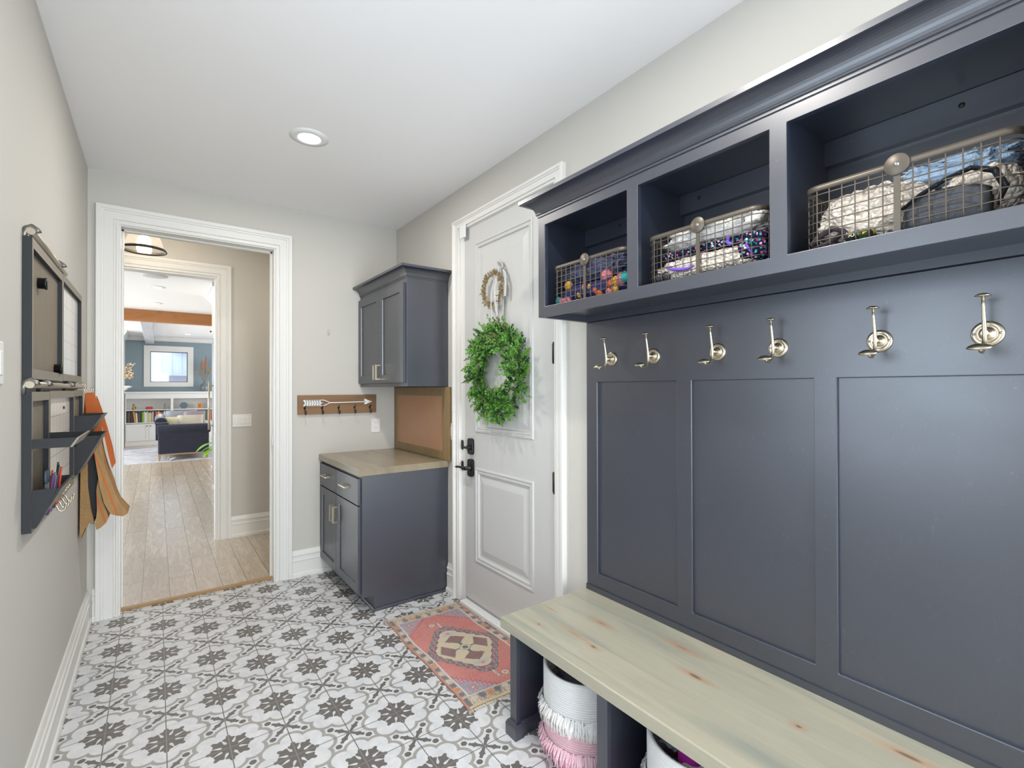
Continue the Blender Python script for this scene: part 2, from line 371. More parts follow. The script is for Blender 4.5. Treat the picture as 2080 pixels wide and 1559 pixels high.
# ------------------------------------------------------------------ setting: mudroom shell
YR = -5.2            # rear wall, behind the camera
YH0, YH1, YH2 = 1.46, 2.69, 2.81   # hall side of the back wall, far hall wall, its kitchen side
YF = 13.1            # far living room wall
def slab(name, mat, *boxes, **k):
    mb = MB()
    for b in boxes: mb.box(*b)
    return struct(mb.build(name, mat), **k)
slab('floor', 'tile', (XL-.05, XR+.15, YR, 1.378, -.05, 0))
slab('floor.001', 'oak', (-4.2, 4.8, 1.392, YF+.1, -.05, .013))
slab('ceiling', 'ceil', (XL-.1, XR+.1, YR-.1, YH0-.01, ZC, ZC+.08))
slab('ceiling.001', 'ceil', (-4.2, 4.8, YH0-.01, YF+.1, ZC+.0, ZC+.08))
LW = (-2.30, -1.20, .95, 2.15)    # window in the left wall, just outside the picture
slab('wall_left', 'wall', (XL-.1, XL, LW[1], YB+.001, 0, ZC), (XL-.1, XL, YR-.1, LW[0], 0, ZC), (XL-.1, XL, LW[0], LW[1], 0, LW[2]), (XL-.1, XL, LW[0], LW[1], LW[3], ZC))
mb = MB(); mb.holed(lambda a, b, d: (XL-.04-d, a, b), [LW[0]+.001, LW[0]+.05, -1.77, -1.73, LW[1]-.05, LW[1]-.001], [LW[2]+.001, LW[2]+.05, LW[3]-.05, LW[3]-.001], {(1, 1), (3, 1)}, .03); struct(mb.build('window_2', 'trim'))
# right wall with the door opening
DY0, DY1, DZ = -.752, .222, 2.462
slab('wall_right', 'wall', (XR, XR+.14, DY1, YH0, 0, ZC), (XR, XR+.14, YR-.1, DY0, 0, ZC), (XR, XR+.14, DY0, DY1, DZ, ZC))
# back wall with the cased opening
OX0, OX1, OZ = -.020, .862, 2.446
slab('wall_back', 'wall', (XL-.1, OX0, YB, YH0, 0, ZC), (OX1, XR, YB, YH0, 0, ZC), (OX0, OX1, YB, YH0, OZ, ZC))
# rear wall behind the camera, glazed door opening
slab('wall_rear', 'wall', (XL-.1, -.05, YR-.14, YR, 0, ZC), (1.72, XR+.1, YR-.14, YR, 0, ZC), (-.05, 1.72, YR-.14, YR, 2.42, ZC))
# hall and far rooms
HX0, HX1, HZ = -.42, .615, 2.452
slab('wall_hall_far', 'wall', (-4.2, HX0, YH1, YH2, 0, ZC), (HX1, 4.8, YH1, YH2, 0, ZC), (HX0, HX1, YH1, YH2, HZ, ZC))
slab('wall_hall_side', 'wall', (-2.1, -2.0, YH0, YH1, 0, ZC), (3.0, 3.1, YH0, YH1, 0, ZC))
slab('wall_hall_near', 'wall', (-4.2, XL-.1, YH0-.12, YH0, 0, ZC), (XR+.1, 4.8, YH0-.12, YH0, 0, ZC))
slab('wall_living_left', 'wall', (-4.2, -4.1, YH2, YF, 0, .6), (-4.2, -4.1, YH2, YF, 2.4, ZC), (-4.2, -4.1, 6.2, 7.0, .6, 2.4), (-4.2, -4.1, YH2, 3.6, .6, 2.4), (-4.2, -4.1, 12.0, YF, .6, 2.4))
slab('wall_living_right', 'wall', (4.7, 4.8, YH2, YF, 0, ZC))
WX0, WX1, WZ0, WZ1 = .016, .847, 1.583, 2.412
slab('wall_living_far', 'blue', (-4.2, WX0, YF, YF+.15, 0, ZC), (WX1, 4.8, YF, YF+.15, 0, ZC), (WX0, WX1, YF, YF+.15, 0, WZ0), (WX0, WX1, YF, YF+.15, WZ1, ZC))

# casings (distance out from the opening edge, projection)
CP = [(0, 0), (0, .013), (.005, .017), (.014, .017), (.018, .010), (.023, .010), (.028, .020), (.072, .017), (.075, .023), (.083, .023), (.088, .029), (.108, .029), (.112, .025), (.112, 0)]
def casing(name, a0, a1, zt, mp, k=1.0, z0=0.0):
    mb = MB(); mb.sweep([(p*k, q) for p, q in CP], lambda p, q: [mp(a0-p, z0, q), mp(a0-p, zt+p, q), mp(a1+p, zt+p, q), mp(a1+p, z0, q)])
    return struct(mb.build(name, 'trim', fix=True))
casing('trim_1', OX0, OX1, OZ-.006, lambda s_, z, p: (s_, YB-p, z))
casing('trim_2', OX0, OX1, OZ-.006, lambda s_, z, p: (s_, YH0+p, z), z0=.013)
casing('trim_3', HX0, HX1, HZ, lambda s_, z, p: (s_, YH1-p, z), z0=.013)
casing('trim_4', HX0, HX1, HZ, lambda s_, z, p: (s_, YH2+p, z), z0=.013)
casing('trim_5', DY0, DY1, DZ, lambda s_, z, p: (XR-p, s_, z), k=.68)
# jamb linings
def jamb(name, a0, a1, zt, y0, y1, t=.018, stop=None, zb=0.0):
    mb = MB(); mb.box(a0, a0+t, y0, y1, zb, zt); mb.box(a1-t, a1, y0, y1, zb, zt); mb.box(a0+t, a1-t, y0, y1, zt-t, zt)
    if stop:
        mb.box(a0+t, a0+t+.010, stop, stop+.035, zb, zt-t); mb.box(a1-t-.010, a1-t, stop, stop+.035, zb, zt-t); mb.box(a0+t, a1-t, stop, stop+.035, zt-t-.010, zt-t)
    return struct(mb.build(name, 'trim'))
jamb('trim_6', OX0-.004, OX1+.004, OZ, YB-.004, YH0+.004, .012, 1.40)
jamb('trim_7', HX0, HX1, HZ, YH1, YH2, .014)
mb = MB(); mb.box(OX1-.0125, OX1-.0075, 1.352, 1.372, 1.0, 1.055); struct(mb.build('trim_8', 'steel'))   # strike plate in the jamb
mb = MB(); mb.box(XR, XR+.14, DY1-.055, DY1-.0005, 0, DZ); mb.box(XR, XR+.14, DY0+.0005, DY0+.004, 0, DZ); mb.box(XR, XR+.14, DY0+.004, DY1-.055, DZ-.006, DZ-.0005); struct(mb.build('trim_9', 'trim'))
mb = MB(); mb.box(XR-.045, XR+.10, DY0+.004, DY1-.055, .0, .026); struct(mb.build('trim_10', 'white', bevel=.004))   # door sill
# threshold strip between tile and oak
mb = MB(); mb.prism([(1.374, 0), (1.372, .014), (1.380, .019), (1.398, .019), (1.404, .013), (1.404, 0)], lambda p, q, a: (a, p, q), OX0+.008, OX1-.008); struct(mb.build('trim_11', 'thresh'))
# baseboards
BP = [(0, 0), (.026, 0), (.026, .022), (.022, .030), (.016, .032), (.016, .112), (.019, .118), (.019, .126), (.013, .131), (.013, .152), (.017, .158), (.017, .166), (.012, .172), (.008, .190), (.006, .196), (0, .196)]
def baseboard(name, pts, nrm, z0=0.0):
    """pts two (x,y) ends; nrm unit outward"""
    mb = MB(); mb.prism(BP, lambda p, q, a: (pts[0][0]+(pts[1][0]-pts[0][0])*a+nrm[0]*p, pts[0][1]+(pts[1][1]-pts[0][1])*a+nrm[1]*p, q+z0), 0, 1)
    return struct(mb.build(name, 'trim'))
baseboard('baseboard_left', ((XL, YR), (XL, YB)), (1, 0))
baseboard('baseboard_back_left', ((XL+.026, YB), (OX0-.112, YB)), (0, -1))
baseboard('baseboard_back', ((OX1+.112, YB), (XR, YB)), (0, -1))
baseboard('baseboard_right', ((XR, DY1+.077), (XR, .398)), (-1, 0))
baseboard('baseboard_hall', ((HX1+.112, YH1), (3.0, YH1)), (0, -1), .013)
baseboard('baseboard_hall_near', ((OX1+.112, YH0), (3.0, YH0)), (0, 1), .013)

# rear glazed door (behind the camera, lets the daylight in and shows in reflections)
mb = MB()
for x0, x1 in ((-.05, .03), (.80, .88), (1.64, 1.72)): mb.box(x0, x1, YR-.10, YR-.05, 0, 2.42)
mb.box(-.05, 1.72, YR-.10, YR-.05, 2.34, 2.42); mb.box(-.05, 1.72, YR-.10, YR-.05, 0, .18)
struct(mb.build('door_3', 'trim'))

# ------------------------------------------------------------------ door to the garage (structure)
dr = thing('door_1', 'white two panel door with black lever, deadbolt and hinges', 'door', (XR, -.29, 0)); dr['kind'] = 'structure'
sy0, sy1, sz0, sz1 = DY0+.006, .165, .045, 2.454
mb = MB(); dm = lambda a, b, d: (XR-d, a, b)
py0, py1 = -.565, .036
mb.holed(dm, [sy0, py0, py1, sy1], [sz0, .305, .905, 1.130, 2.340, sz1], {(1, 1), (1, 3)}, .045)
mb.build('door_slab', 'door', dr, fix=True)
for z0, z1 in ((.305, .905), (1.130, 2.340)):
    mb = MB(); mb.relief(dm, py0, py1, z0, z1, [(0, 0), (.004, .007), (.012, .008), (.016, .002), (.022, .002), (.026, .005), (.034, .004), (.040, -.006), (.052, -.007), (.092, .002), (.096, .002)], .03)
    mb.build('raised_panel', 'door', dr)
mb = MB(); mb.box(XR+.004, XR+.04, sy0, sy1, .030, .045); mb.build('door_sweep', 'steel', dr)
for hz in (.925, 1.59, 2.26):
    mb = MB(); mb.lathe([(0, -.056), (.007, -.056), (.007, .056), (0, .056)], (XR-.007, DY0+.010, hz), n=12); mb.box(XR-.003, XR+.0, DY0+.006, DY0+.03, hz-.05, hz+.05)
    mb.build('hinge', 'iron', dr)
def dface(prof, y, z, sx, sz, x0=XR): # rounded rect plate
    pass
def rrect(w, h, r, n=5):
    o = []
    for cx, cy, a0 in ((w-r, h-r, 0), (-(w-r), h-r, 90), (-(w-r), -(h-r), 180), (w-r, -(h-r), 270)):
        for i in range(n+1):
            a = math.radians(a0+90*i/n); o.append((cx+r*math.cos(a), cy+r*math.sin(a)))
    return o
for hz, hh in ((1.035, .052), (.897, .056)):
    mb = MB(); mb.prism(rrect(.032, hh, .018), lambda p, q, a: (XR-a, .085+p, hz+q), 0, .016, smooth=False)
    if hz > 1:
        mb.lathe([(0, -.034), (.016, -.034), (.018, -.016)], (XR, .085, hz-.005), 'x', 16); mb.box(XR-.052, XR-.030, .060, .110, hz-.012, hz+.002)
        mb.build('deadbolt', 'black', dr, bevel=.002)
    else:
        mb.lathe([(.020, -.016), (.019, -.030), (.013, -.036), (.013, -.056), (0, -.056)], (XR, .085, hz), 'x', 16)
        mb.tube([(XR-.052, .085, hz), (XR-.056, .105, hz+.001), (XR-.056, .15, hz+.003), (XR-.052, .192, hz-.002)], [.013, .011, .010, .012], 10, squash=.7)
        mb.build('door_handle', 'black', dr)
for hz in (1.035, .897):
    mb = MB(); mb.prism(rrect(.016, .032, .015), lambda p, q, a: (XR-.002-a, .200+p*.8, hz+q), 0, .004); mb.build('strike_plate', 'black', dr)
mb = MB(); mb.box(XR-.036, XR-.0235, .110, .178, 2.395, 2.480)
tag(mb.build('door_sensor', 'plastic', bevel=.003), 'small white plastic alarm sensor at the upper left corner of the panelled door', 'sensor')

# ------------------------------------------------------------------ cabinets
def shaker(name, mp, a0, a1, b0, b1, parent, fw=.055, t=.019):
    mb = MB(); mb.relief(mp, a0, a1, b0, b1, [(0, 0), (fw, 0), (fw+.002, -.010), (fw+.003, -.010)], t)
    return mb.build(name, 'navy', parent, bevel=.0012)
def pull(parent, mp, a, b0, b1, horizontal=False):
    """square bar pull; mp(a,b,d)"""
    mb = MB(); t = .0055
    def bx(a0, a1, c0, c1, d0, d1):
        vs = [mp(x, y, z) for z in (d0, d1) for y in (c0, c1) for x in (a0, a1)]
        mb.add(vs, [(0, 2, 3, 1), (4, 5, 7, 6), (0, 1, 5, 4), (2, 6, 7, 3), (0, 4, 6, 2), (1, 3, 7, 5)])
    if horizontal:
        bx(b0, b1, a-t, a+t, .026, .036); bx(b0, b0+.010, a-t, a+t, 0, .026); bx(b1-.010, b1, a-t, a+t, 0, .026)
    else:
        bx(a-t, a+t, b0, b1, .026, .036); bx(a-t, a+t, b0, b0+.010, 0, .026); bx(a-t, a+t, b1-.010, b1, 0, .026)
    return mb.build('handle', 'nickel', parent, bevel=.001)
CROWN = [(0, 2.150), (.004, 2.150), (.004, 2.158)]+[(.008+.050*(1-math.cos(a)), 2.160+.047*math.sin(a)) for a in [PI/2*i/10 for i in range(11)]]+[(.063, 2.208), (.063, 2.224), (0, 2.224)]
# base cabinet
g = 'base cabinet'
bc = thing('base_cabinet', 'dark navy base cabinet with two drawers and two doors under the wooden counter', 'cabinet', (1.49, .86, 0))
bx0, by0 = 1.192, .405
XQ = XR-.004
mb = MB(); mb.box(bx0, XQ, by0, by0+.018, .100, .862); mb.box(1.272, XQ, by0, by0+.018, 0, .100)
mb.box(bx0, XQ, YB-.018, YB-.0005, .10, .862); mb.box(bx0, bx0+.02, by0+.018, YB-.018, .10, .862)
mb.box(bx0+.02, XQ, by0+.018, YB-.018, .10, .115); mb.box(XR-.012, XQ, by0+.018, YB-.018, .115, .862)
mb.build('carcass', 'navy', bc, bevel=.001)
mb = MB(); mb.box(1.272, 1.285, by0+.018, YB-.027, 0, .10); mb.prism([(0, 0), (.012, 0), (.012, .012), (.006, .018), (0, .018)], lambda p, q, a: (a, by0-p, q), 1.262, XR-.027); mb.prism([(0, 0), (.012, 0), (.012, .012), (.006, .018), (0, .018)], lambda p, q, a: (1.272-p, a, q), by0-.010, YB-.03)
mb.build('toe_kick', 'navy', bc)
fm = lambda a, b, d: (1.173-d, a, b)
for a0, a1, hy in ((.430, .891, .858), (.895, YB-.004, .928)):
    mb = MB(); mb.relief(fm, a0, a1, .676, .842, [(0, -.001), (.001, 0)], .018); d_ = mb.build('drawer', 'navy', bc, bevel=.001)
    c_ = (a0+a1)/2; pull(d_, fm, .768, c_-.062, c_+.062, True)
    d_ = shaker('door', fm, a0, a1, .118, .668, bc); pull(d_, fm, hy, .478, .592)
mb = MB(); mb.relief(lambda a, b, d: (a, b, .908+d), 1.166, XR-.0005, .388, YB-.001, [(0, -.002), (.002, 0)], .044)
tag(mb.build('countertop', 'counter', bevel=.0015), 'thick stained wood counter top lying on the navy base cabinet', 'countertop')
# wall cabinet
uc = thing('wall_cabinet', 'dark charcoal two door wall cabinet with crown moulding, hung in the corner', 'cabinet', (1.64, .86, 1.425))
mb = MB(); mb.box(1.489, XR-.0005, .400, YB-.0005, 1.425, 2.155); mb.build('carcass', 'navy', uc, bevel=.001)
fm = lambda a, b, d: (1.470-d, a, b)
for a0, a1, hy in ((.425, .857, .838), (.861, YB-.008, .892)):
    d_ = shaker('door', fm, a0, a1, 1.450, 2.118, uc, .058); pull(d_, fm, hy, 1.475, 1.585)
mb = MB(); mb.sweep(CROWN, lambda o, z: [(1.489-o, YB-.0008, z), (1.489-o, .400-o, z), (XR-.0008, .400-o, z)]); mb.build('crown', 'navy', uc)
# framed copper board standing on the counter
fb = thing('framed_board', 'brown wooden frame around a copper coloured sheet, standing on the counter against the wall', 'framed board', (1.78, .835, .910))
mb = MB(); mb.holed(lambda a, b, d: (1.774-d, a, b), [.352, .452, 1.247, YB-.002], [.9095, .968, 1.357, 1.421], {(1, 1)}, .021)
mb.build('frame', 'frame', fb, bevel=.002)
mb = MB(); mb.box(1.782, 1.79, .449, 1.25, .965, 1.36); mb.build('metal_sheet', 'copper', fb)

# arrow coat rack
ar = thing('hook_board', 'dark wooden board with a white arrow and five small hooks on the back wall', 'hook board', (1.31, YB-.01, 1.29))
mb = MB(); mb.box(1.012, 1.612, YB-.020, YB-.0005, 1.216, 1.362); mb.build('board', 'plank', ar, bevel=.002)
mb = MB(); ya = YB-.0205
def flat(poly, z0=.0, th=.007): mb.prism(poly, lambda p, q, a: (p, ya-a, q), 0, th)
az = 1.302
flat([(1.238, az-.003), (1.522, az+.0), (1.522, az+.006), (1.238, az+.004)])
flat([(1.512, az-.018), (1.518, az-.018), (1.576, az+.003), (1.518, az+.026), (1.512, az+.026)])
for k in range(7):
    x = 1.060+k*.018
    for sgn in (1, -1): flat([(x, az+sgn*.001), (x+.012, az+sgn*.001), (x-.001, az+sgn*.023), (x-.013, az+sgn*.023)] if sgn > 0 else [(x+.012, az-.001), (x, az-.001), (x-.013, az-.023), (x-.001, az-.023)])
flat([(1.072, az-.002), (1.19, az-.002), (1.19, az+.003), (1.072, az+.003)])
for sgn in (1, -1):
    P = [(1.060, az+sgn*.019), (1.196, az+sgn*.019), (1.238, az+sgn*.001), (1.238, az+sgn*.006), (1.198, az+sgn*.024), (1.060, az+sgn*.024)]
    flat(P if sgn < 0 else P[::-1])
mb.build('arrow', 'white', ar)
for k in range(5):
    x = 1.060+k*.124; mb = MB()
    mb.lathe([(0, -.003), (.008, -.003), (.008, 0)], (x, YB-.0205, 1.262), 'y', 12)
    mb.tube([(x, YB-.022, 1.262), (x, YB-.034, 1.250), (x, YB-.040, 1.226), (x, YB-.052, 1.214), (x, YB-.066, 1.222), (x, YB-.068, 1.236)], .0032, 8)
    mb.ball((x, YB-.068, 1.239), .005, 8, 6); mb.tube([(x, YB-.022, 1.262), (x, YB-.045, 1.272), (x, YB-.052, 1.282)], .003, 8)
    mb.build('hook', 'iron', ar)

# outlet + switches
def plate(parent, mp, a, b, w_, h_):
    m_ = MB(); m_.relief(mp, a-w_/2, a+w_/2, b-h_/2, b+h_/2, [(0, .002), (.004, .006), (.006, .006)], 0); return m_.build('cover_plate', 'plastic', parent)
bm_ = lambda a, b, d: (a, YB-d, b)
ol = thing('power_outlet', 'white double power outlet on the back wall beside the arrow board', 'outlet', (1.615, YB, 1.107))
plate(ol, bm_, 1.615, 1.107, .073, .116)
for dz in (.020, -.020):
    mb = MB(); mb.prism(rrect(.0165, .014, .010), lambda p, q, a: (1.615+p, YB-.006-a, 1.107+dz+q), 0, .0015); s_ = mb.build('socket', 'plastic', ol)
    mb = MB(); y_ = YB-.0078
    mb.box(1.608, 1.610, y_, y_+.002, 1.107+dz-.001, 1.107+dz+.008); mb.box(1.620, 1.622, y_, y_+.002, 1.107+dz, 1.107+dz+.007); mb.lathe([(0, -.0005), (.0022, -.0005), (.0022, .001)], (1.615, y_+.001, 1.107+dz-.007), 'y', 8)
    mb.build('slots', 'slot', s_)
def switch(label, mp, a, b, w_, n, loc):
    t = thing('light_switch', label, 'switch', loc); plate(t, mp, a, b, w_, .118)
    for k in range(n):
        c_ = a+(k-(n-1)/2)*.046; m_ = MB(); m_.relief(mp, c_-.0165, c_+.0165, b-.033, b+.033, [(0, .007), (.002, .009), (.003, .009)], .0); m_.build('rocker', 'white', t, bevel=.0008)
    return t
switch('white triple rocker switch plate on the hall wall beyond the opening', lambda a, b, d: (a, YH1-d, b), .817, 1.110, .162, 3, (.817, YH1, 1.11))
switch('white rocker switch plate on the wall between the wall cabinet and the door', lambda a, b, d: (XR-d, a, b), .350, 1.112, .072, 1, (XR, .35, 1.112))
switch('white switch plate on the left wall, cut by the left edge of the picture', lambda a, b, d: (XL+d, a, b), -.79, 1.48, .12, 2, (XL, -.79, 1.48))
mb = MB(); mb.box(1.228, 1.247, YB-.004, YB-.0002, 1.832, 1.880); mb.tube([(1.2375, YB-.006, 1.862), (1.2375, YB-.010, 1.842), (1.2375, YB-.016, 1.838)], .004, 6)
tag(mb.build('adhesive_hook', paint('clear_plastic', (196, 192, 182), .3), bevel=.001), 'small clear adhesive hook alone on the back wall above the arrow board', 'hook')

# ------------------------------------------------------------------ hutch: panelled back, cubbies, bench
HYE = -3.05
hp = thing('wall_panelling', 'dark navy recessed wall panelling between the bench and the cubbies', 'panelling', (1.776, -1.6, .475))
mb = MB(); bounds = [(-1.058, -1.485), (-1.551, -1.978), (-2.042, -2.468), (-2.532, -2.96)]
ys = [-.990]+[b for p in bounds for b in p]+[HYE]
mb.holed(lambda a, b, d: (1.776-d, a, b), ys, [.4745, .562, 1.437, 1.7155], {(1, 1), (3, 1), (5, 1), (7, 1)}, XR-.001-1.776)
mb.build('frame', 'navy', hp, bevel=.0025)
mb = MB(); mb.box(1.770, 1.776, HYE, -.990, .4745, .4985); mb.build('bead', 'navy', hp)
for a, b in bounds:
    mb = MB(); mb.box(1.787, XR-.002, b-.003, a+.003, .560, 1.439); mb.build('recessed_panel', 'navy', hp)
cu = thing('cubby_shelf', 'long dark navy cubby shelf with crown moulding mounted above the coat hooks', 'shelf', (1.63, -1.9, 1.716))
mb = MB(); FX = 1.492
op = [(-1.029, -1.484), (-1.533, -1.985), (-2.031, -2.486), (-2.533, -2.985)]
fe = [-.985]+[b for p in op for b in p]+[HYE]
mb.holed(lambda a, b, d: (FX-d, a, b), fe, [1.716, 1.760, 2.110, 2.158], {(1, 1), (3, 1), (5, 1), (7, 1)}, .019)
mb.build('face_frame', 'navy', cu, bevel=.0012)
mb = MB(); mb.box(FX+.019, XR-.001, HYE, -.985, 1.742, 1.7585); mb.box(FX+.019, XR-.001, HYE, -.985, 2.140, 2.158)
mb.box(XR-.012, XR-.001, HYE, -.985, 1.7585, 2.140); mb.box(1.758, XR-.012, HYE, -1.003, 2.066, 2.139)
mb.box(1.764, XR-.001, HYE, -1.003, 1.7165, 1.742)
for y in [-.985, -1.499, -2.001, -2.500, HYE+.018]: mb.box(FX+.019, XR-.012, y-.018, y, 1.7165 if y in (-.985, HYE+.018) else 1.7585, 2.140)
mb.build('carcass', 'navy', cu)
for y in (-1.22, -1.60, -2.33, -2.72):
    mb = MB(); mb.lathe([(.002, -.003), (.006, -.003), (.007, 0)], (1.758, y, 2.108), 'x', 10); mb.build('screw', 'iron', cu)
mb = MB(); mb.sweep(CROWN, lambda o, z: [(XR-.001, -.985+o, z), (FX-o, -.985+o, z), (FX-o, HYE, z)]); mb.build('crown', 'navy', cu)
bt = MB(); bt.relief(lambda a, b, d: (a, b, .474+d), 1.292, XR-.001, HYE, -.977, [(0, -.003), (.003, 0)], .044)
bb = thing('storage_bench', 'long bench with stained knotty wood top over dark navy open bays holding woven baskets', 'bench', (1.56, -1.9, 0))
bt.build('seat_board', 'bench', bb, bevel=.002)
mb = MB(); BFX = 1.322
yd = [(-1.005, -1.046), (-1.495, -1.541), (-1.995, -2.041), (-2.495, -2.541), (-3.0, -3.046)]
for a, b in yd: mb.box(BFX, BFX+.02, b, a, 0, .4295)
mb.box(BFX+.001, BFX+.019, HYE, -1.046, .412, .4295); mb.build('face_frame', 'navy', bb, bevel=.001)
for a, b in yd:
    c_ = (a+b)/2; mb = MB(); mb.box(BFX+.02, XR-.001, c_-.010, c_+.010, 0, .4295); mb.build('divider', 'navy', bb)
mb = MB(); mb.box(XR-.013, XR-.001, HYE, -1.036, 0, .4295); mb.build('back_panel', 'navy', bb)
SP = [(0, 0), (.014, 0), (.014, .046), (.008, .058), (0, .060)]
mb = MB()
mb.sweep(SP, lambda o, z: [(XR-.001, -1.0153+o, z), (BFX+.02, -1.0153+o, z), (BFX+.02, -1.005+o, z), (BFX-o, -1.005+o, z), (BFX-o, -1.046-o, z), (BFX+.02, -1.046-o, z), (BFX+.02, -1.0357-o, z), (XR-.014, -1.0357-o, z)])
mb.build('base_moulding', 'navy', bb)
for a, b in yd[1:]:
    c_ = (a+b)/2; mb = MB()
    mb.sweep(SP, lambda o, z: [(XR-.014, c_+.0105+o, z), (BFX+.02+o, c_+.0105+o, z), (BFX+.02+o, a+o, z), (BFX-o, a+o, z), (BFX-o, b-o, z), (BFX+.02+o, b-o, z), (BFX+.02+o, c_-.0105-o, z), (XR-.014, c_-.0105-o, z)])
    mb.build('base_moulding', 'navy', bb)

# ------------------------------------------------------------------ lamps
def recessed(loc, label, rr=.097, ri=.054, power=0, size=.11, group=None, col=(1, .93, .84)):
    t = thing('recessed_light', label, 'ceiling light', loc, group); z = loc[2]
    mb = MB(); mb.lathe([(rr, -.0005), (rr, -.004), (ri+.006, -.010), (ri, -.004), (ri, -.0005)], loc, n=36); mb.build('trim_ring', 'white', t)
    mb = MB(); mb.lathe([(ri, -.003), (0, -.003)], loc, n=32); mb.build('diffuser', 'lamp', t)
    if power:
        d = bpy.data.lights.new('recessed_lamp', 'AREA'); d.shape = 'DISK'; d.size = size; d.energy = power; d.color = col
        o = bpy.data.objects.new('recessed_lamp', d); COL.objects.link(o); o.location = (loc[0], loc[1], z-.014)
recessed((.818, .132, ZC), 'round recessed light glowing in the mudroom ceiling', power=14, col=(1, .95, .89))
for y in (-1.75, -3.6): 
    d = bpy.data.lights.new('recessed_lamp', 'AREA'); d.shape = 'DISK'; d.size = .11; d.energy = 14; d.color = (1, .95, .89)
    o = bpy.data.objects.new('recessed_lamp', d); COL.objects.link(o); o.location = (.818, y, ZC-.014)
# hall ceiling light
hl = thing('pendant_light', 'bell shaped glass ceiling light with dark metal rim in the hall beyond the opening', 'ceiling light', (.09, 2.07, ZC))
mb = MB(); pr = [(.122, -.283), (.119, -.25), (.110, -.215), (.093, -.175), (.068, -.14), (.036, -.118)]; mb.lathe(pr, (.09, 2.07, ZC), n=40)
sg = G('seeded_glass'); tr = sg.n('ShaderNodeBsdfTransparent'); tr.inputs[0].default_value = (.93, .92, .90, 1); gs = sg.n('ShaderNodeBsdfGlossy'); gs.inputs['Roughness'].default_value = .1; tl = sg.n('ShaderNodeBsdfTranslucent'); tl.inputs[0].default_value = (.9, .88, .84, 1)
m1 = sg.n('ShaderNodeMixShader'); m2 = sg.n('ShaderNodeMixShader'); sg.put(m1.inputs[0], sg.M('MULTIPLY_ADD', sg.noise(sg.co(), 90, 2), .05, .01)); sg.t.links.new(tr.outputs[0], m1.inputs[1]); sg.t.links.new(tl.outputs[0], m1.inputs[2])
m2.inputs[0].default_value = .05; sg.t.links.new(m1.outputs[0], m2.inputs[1]); sg.t.links.new(gs.outputs[0], m2.inputs[2]); sg.t.links.new(m2.outputs[0], sg.t.nodes['Material Output'].inputs[0])
mb.build('glass_shade', sg.m, hl)
mb = MB(); mb.lathe([(.128, -.284), (.141, -.294), (.143, -.288), (.134, -.272), (.130, -.272), (.128, -.284)], (.09, 2.07, ZC), n=40); mb.build('metal_rim', 'iron', hl)
mb = MB(); mb.lathe([(0, 0), (.06, 0), (.06, -.02), (.012, -.03), (.012, -.085), (.040, -.09), (.040, -.118), (.018, -.125), (.018, -.150), (0, -.150)], (.09, 2.07, ZC-.0005), n=28); mb.build('canopy', 'iron', hl)
mb = MB(); mb.ball((.09, 2.07, ZC-.19), (.022, .022, .030), 14, 10); mb.build('bulb', 'bulb', hl)
d = bpy.data.lights.new('hall_bulb', 'POINT'); d.energy = 9; d.color = (1, .88, .72); d.shadow_soft_size = .05
o = bpy.data.objects.new('hall_bulb', d); COL.objects.link(o); o.location = (.09, 2.07, ZC-.25)
d = bpy.data.lights.new('hall_lamp', 'AREA'); d.shape = 'DISK'; d.size = .2; d.energy = 8; d.color = (1, .88, .72)
o = bpy.data.objects.new('hall_lamp', d); COL.objects.link(o); o.location = (1.7, 2.07, ZC-.02)

# ------------------------------------------------------------------ coat hooks
def coat_hook(y, label):
    t = thing('coat_hook', label, 'coat hook', (1.776, y, 1.538), 'nickel coat hooks on the navy panelling'); x = 1.776
    mb = MB(); mb.lathe([(0, 0), (.031, 0), (.031, -.003), (.028, -.006), (.022, -.0065), (.019, -.004), (.014, -.006), (.013, -.012), (0, -.012)], (x-.0002, y, 1.538), 'x', 28); mb.build('mounting_plate', 'nickel', t)
    mb = MB(); mb.tube([(x-.010, y, 1.538), (x-.036, y, 1.538)], [.0085, .007], 10)
    mb.tube([(x-.050, y, 1.624), (x-.046, y, 1.60), (x-.039, y, 1.565), (x-.035, y, 1.540), (x-.036, y, 1.520), (x-.044, y, 1.502), (x-.060, y, 1.491), (x-.078, y, 1.492), (x-.088, y, 1.501)], [.0032, .0034, .0042, .005, .005, .0045, .004, .0036, .003], 10); mb.build('prong', 'nickel', t)
    mb = MB(); mb.lathe([(0, .005), (.008, .004), (.015, 0), (.0155, -.002), (0, -.003)], (x-.051, y, 1.626), n=20); mb.build('upper_knob', 'nickel', t)
    mb = MB(); n_ = 18
    top = []; 
    for rr_, hh in ((0, .006), (.5, .0045), (.85, .001), (1, -.003)):
        for k in range(n_):
            a = 2*PI*k/n_; top.append((x-.090+rr_*.012*math.cos(a)-hh*.4, y+rr_*.024*math.sin(a), 1.503+hh+rr_*.006*math.cos(a)))
    fs = [(i*n_+k, i*n_+(k+1) % n_, (i+1)*n_+(k+1) % n_, (i+1)*n_+k) for i in range(3) for k in range(n_)]; mb.add(top, fs, True); mb.add(top[-n_:], [tuple(range(n_))])
    mb.build('lower_cap', 'nickel', t)
    for s_ in (-1, 1):
        mb = MB(); mb.lathe([(0, -.0075), (.003, -.0075), (.0035, -.006)], (x, y+s_*.0235, 1.538), 'x', 10); mb.build('screw', 'steel', t)
    return t
h0 = coat_hook(-1.150, 'first nickel coat hook from the white door, above the left edge of the panelling')
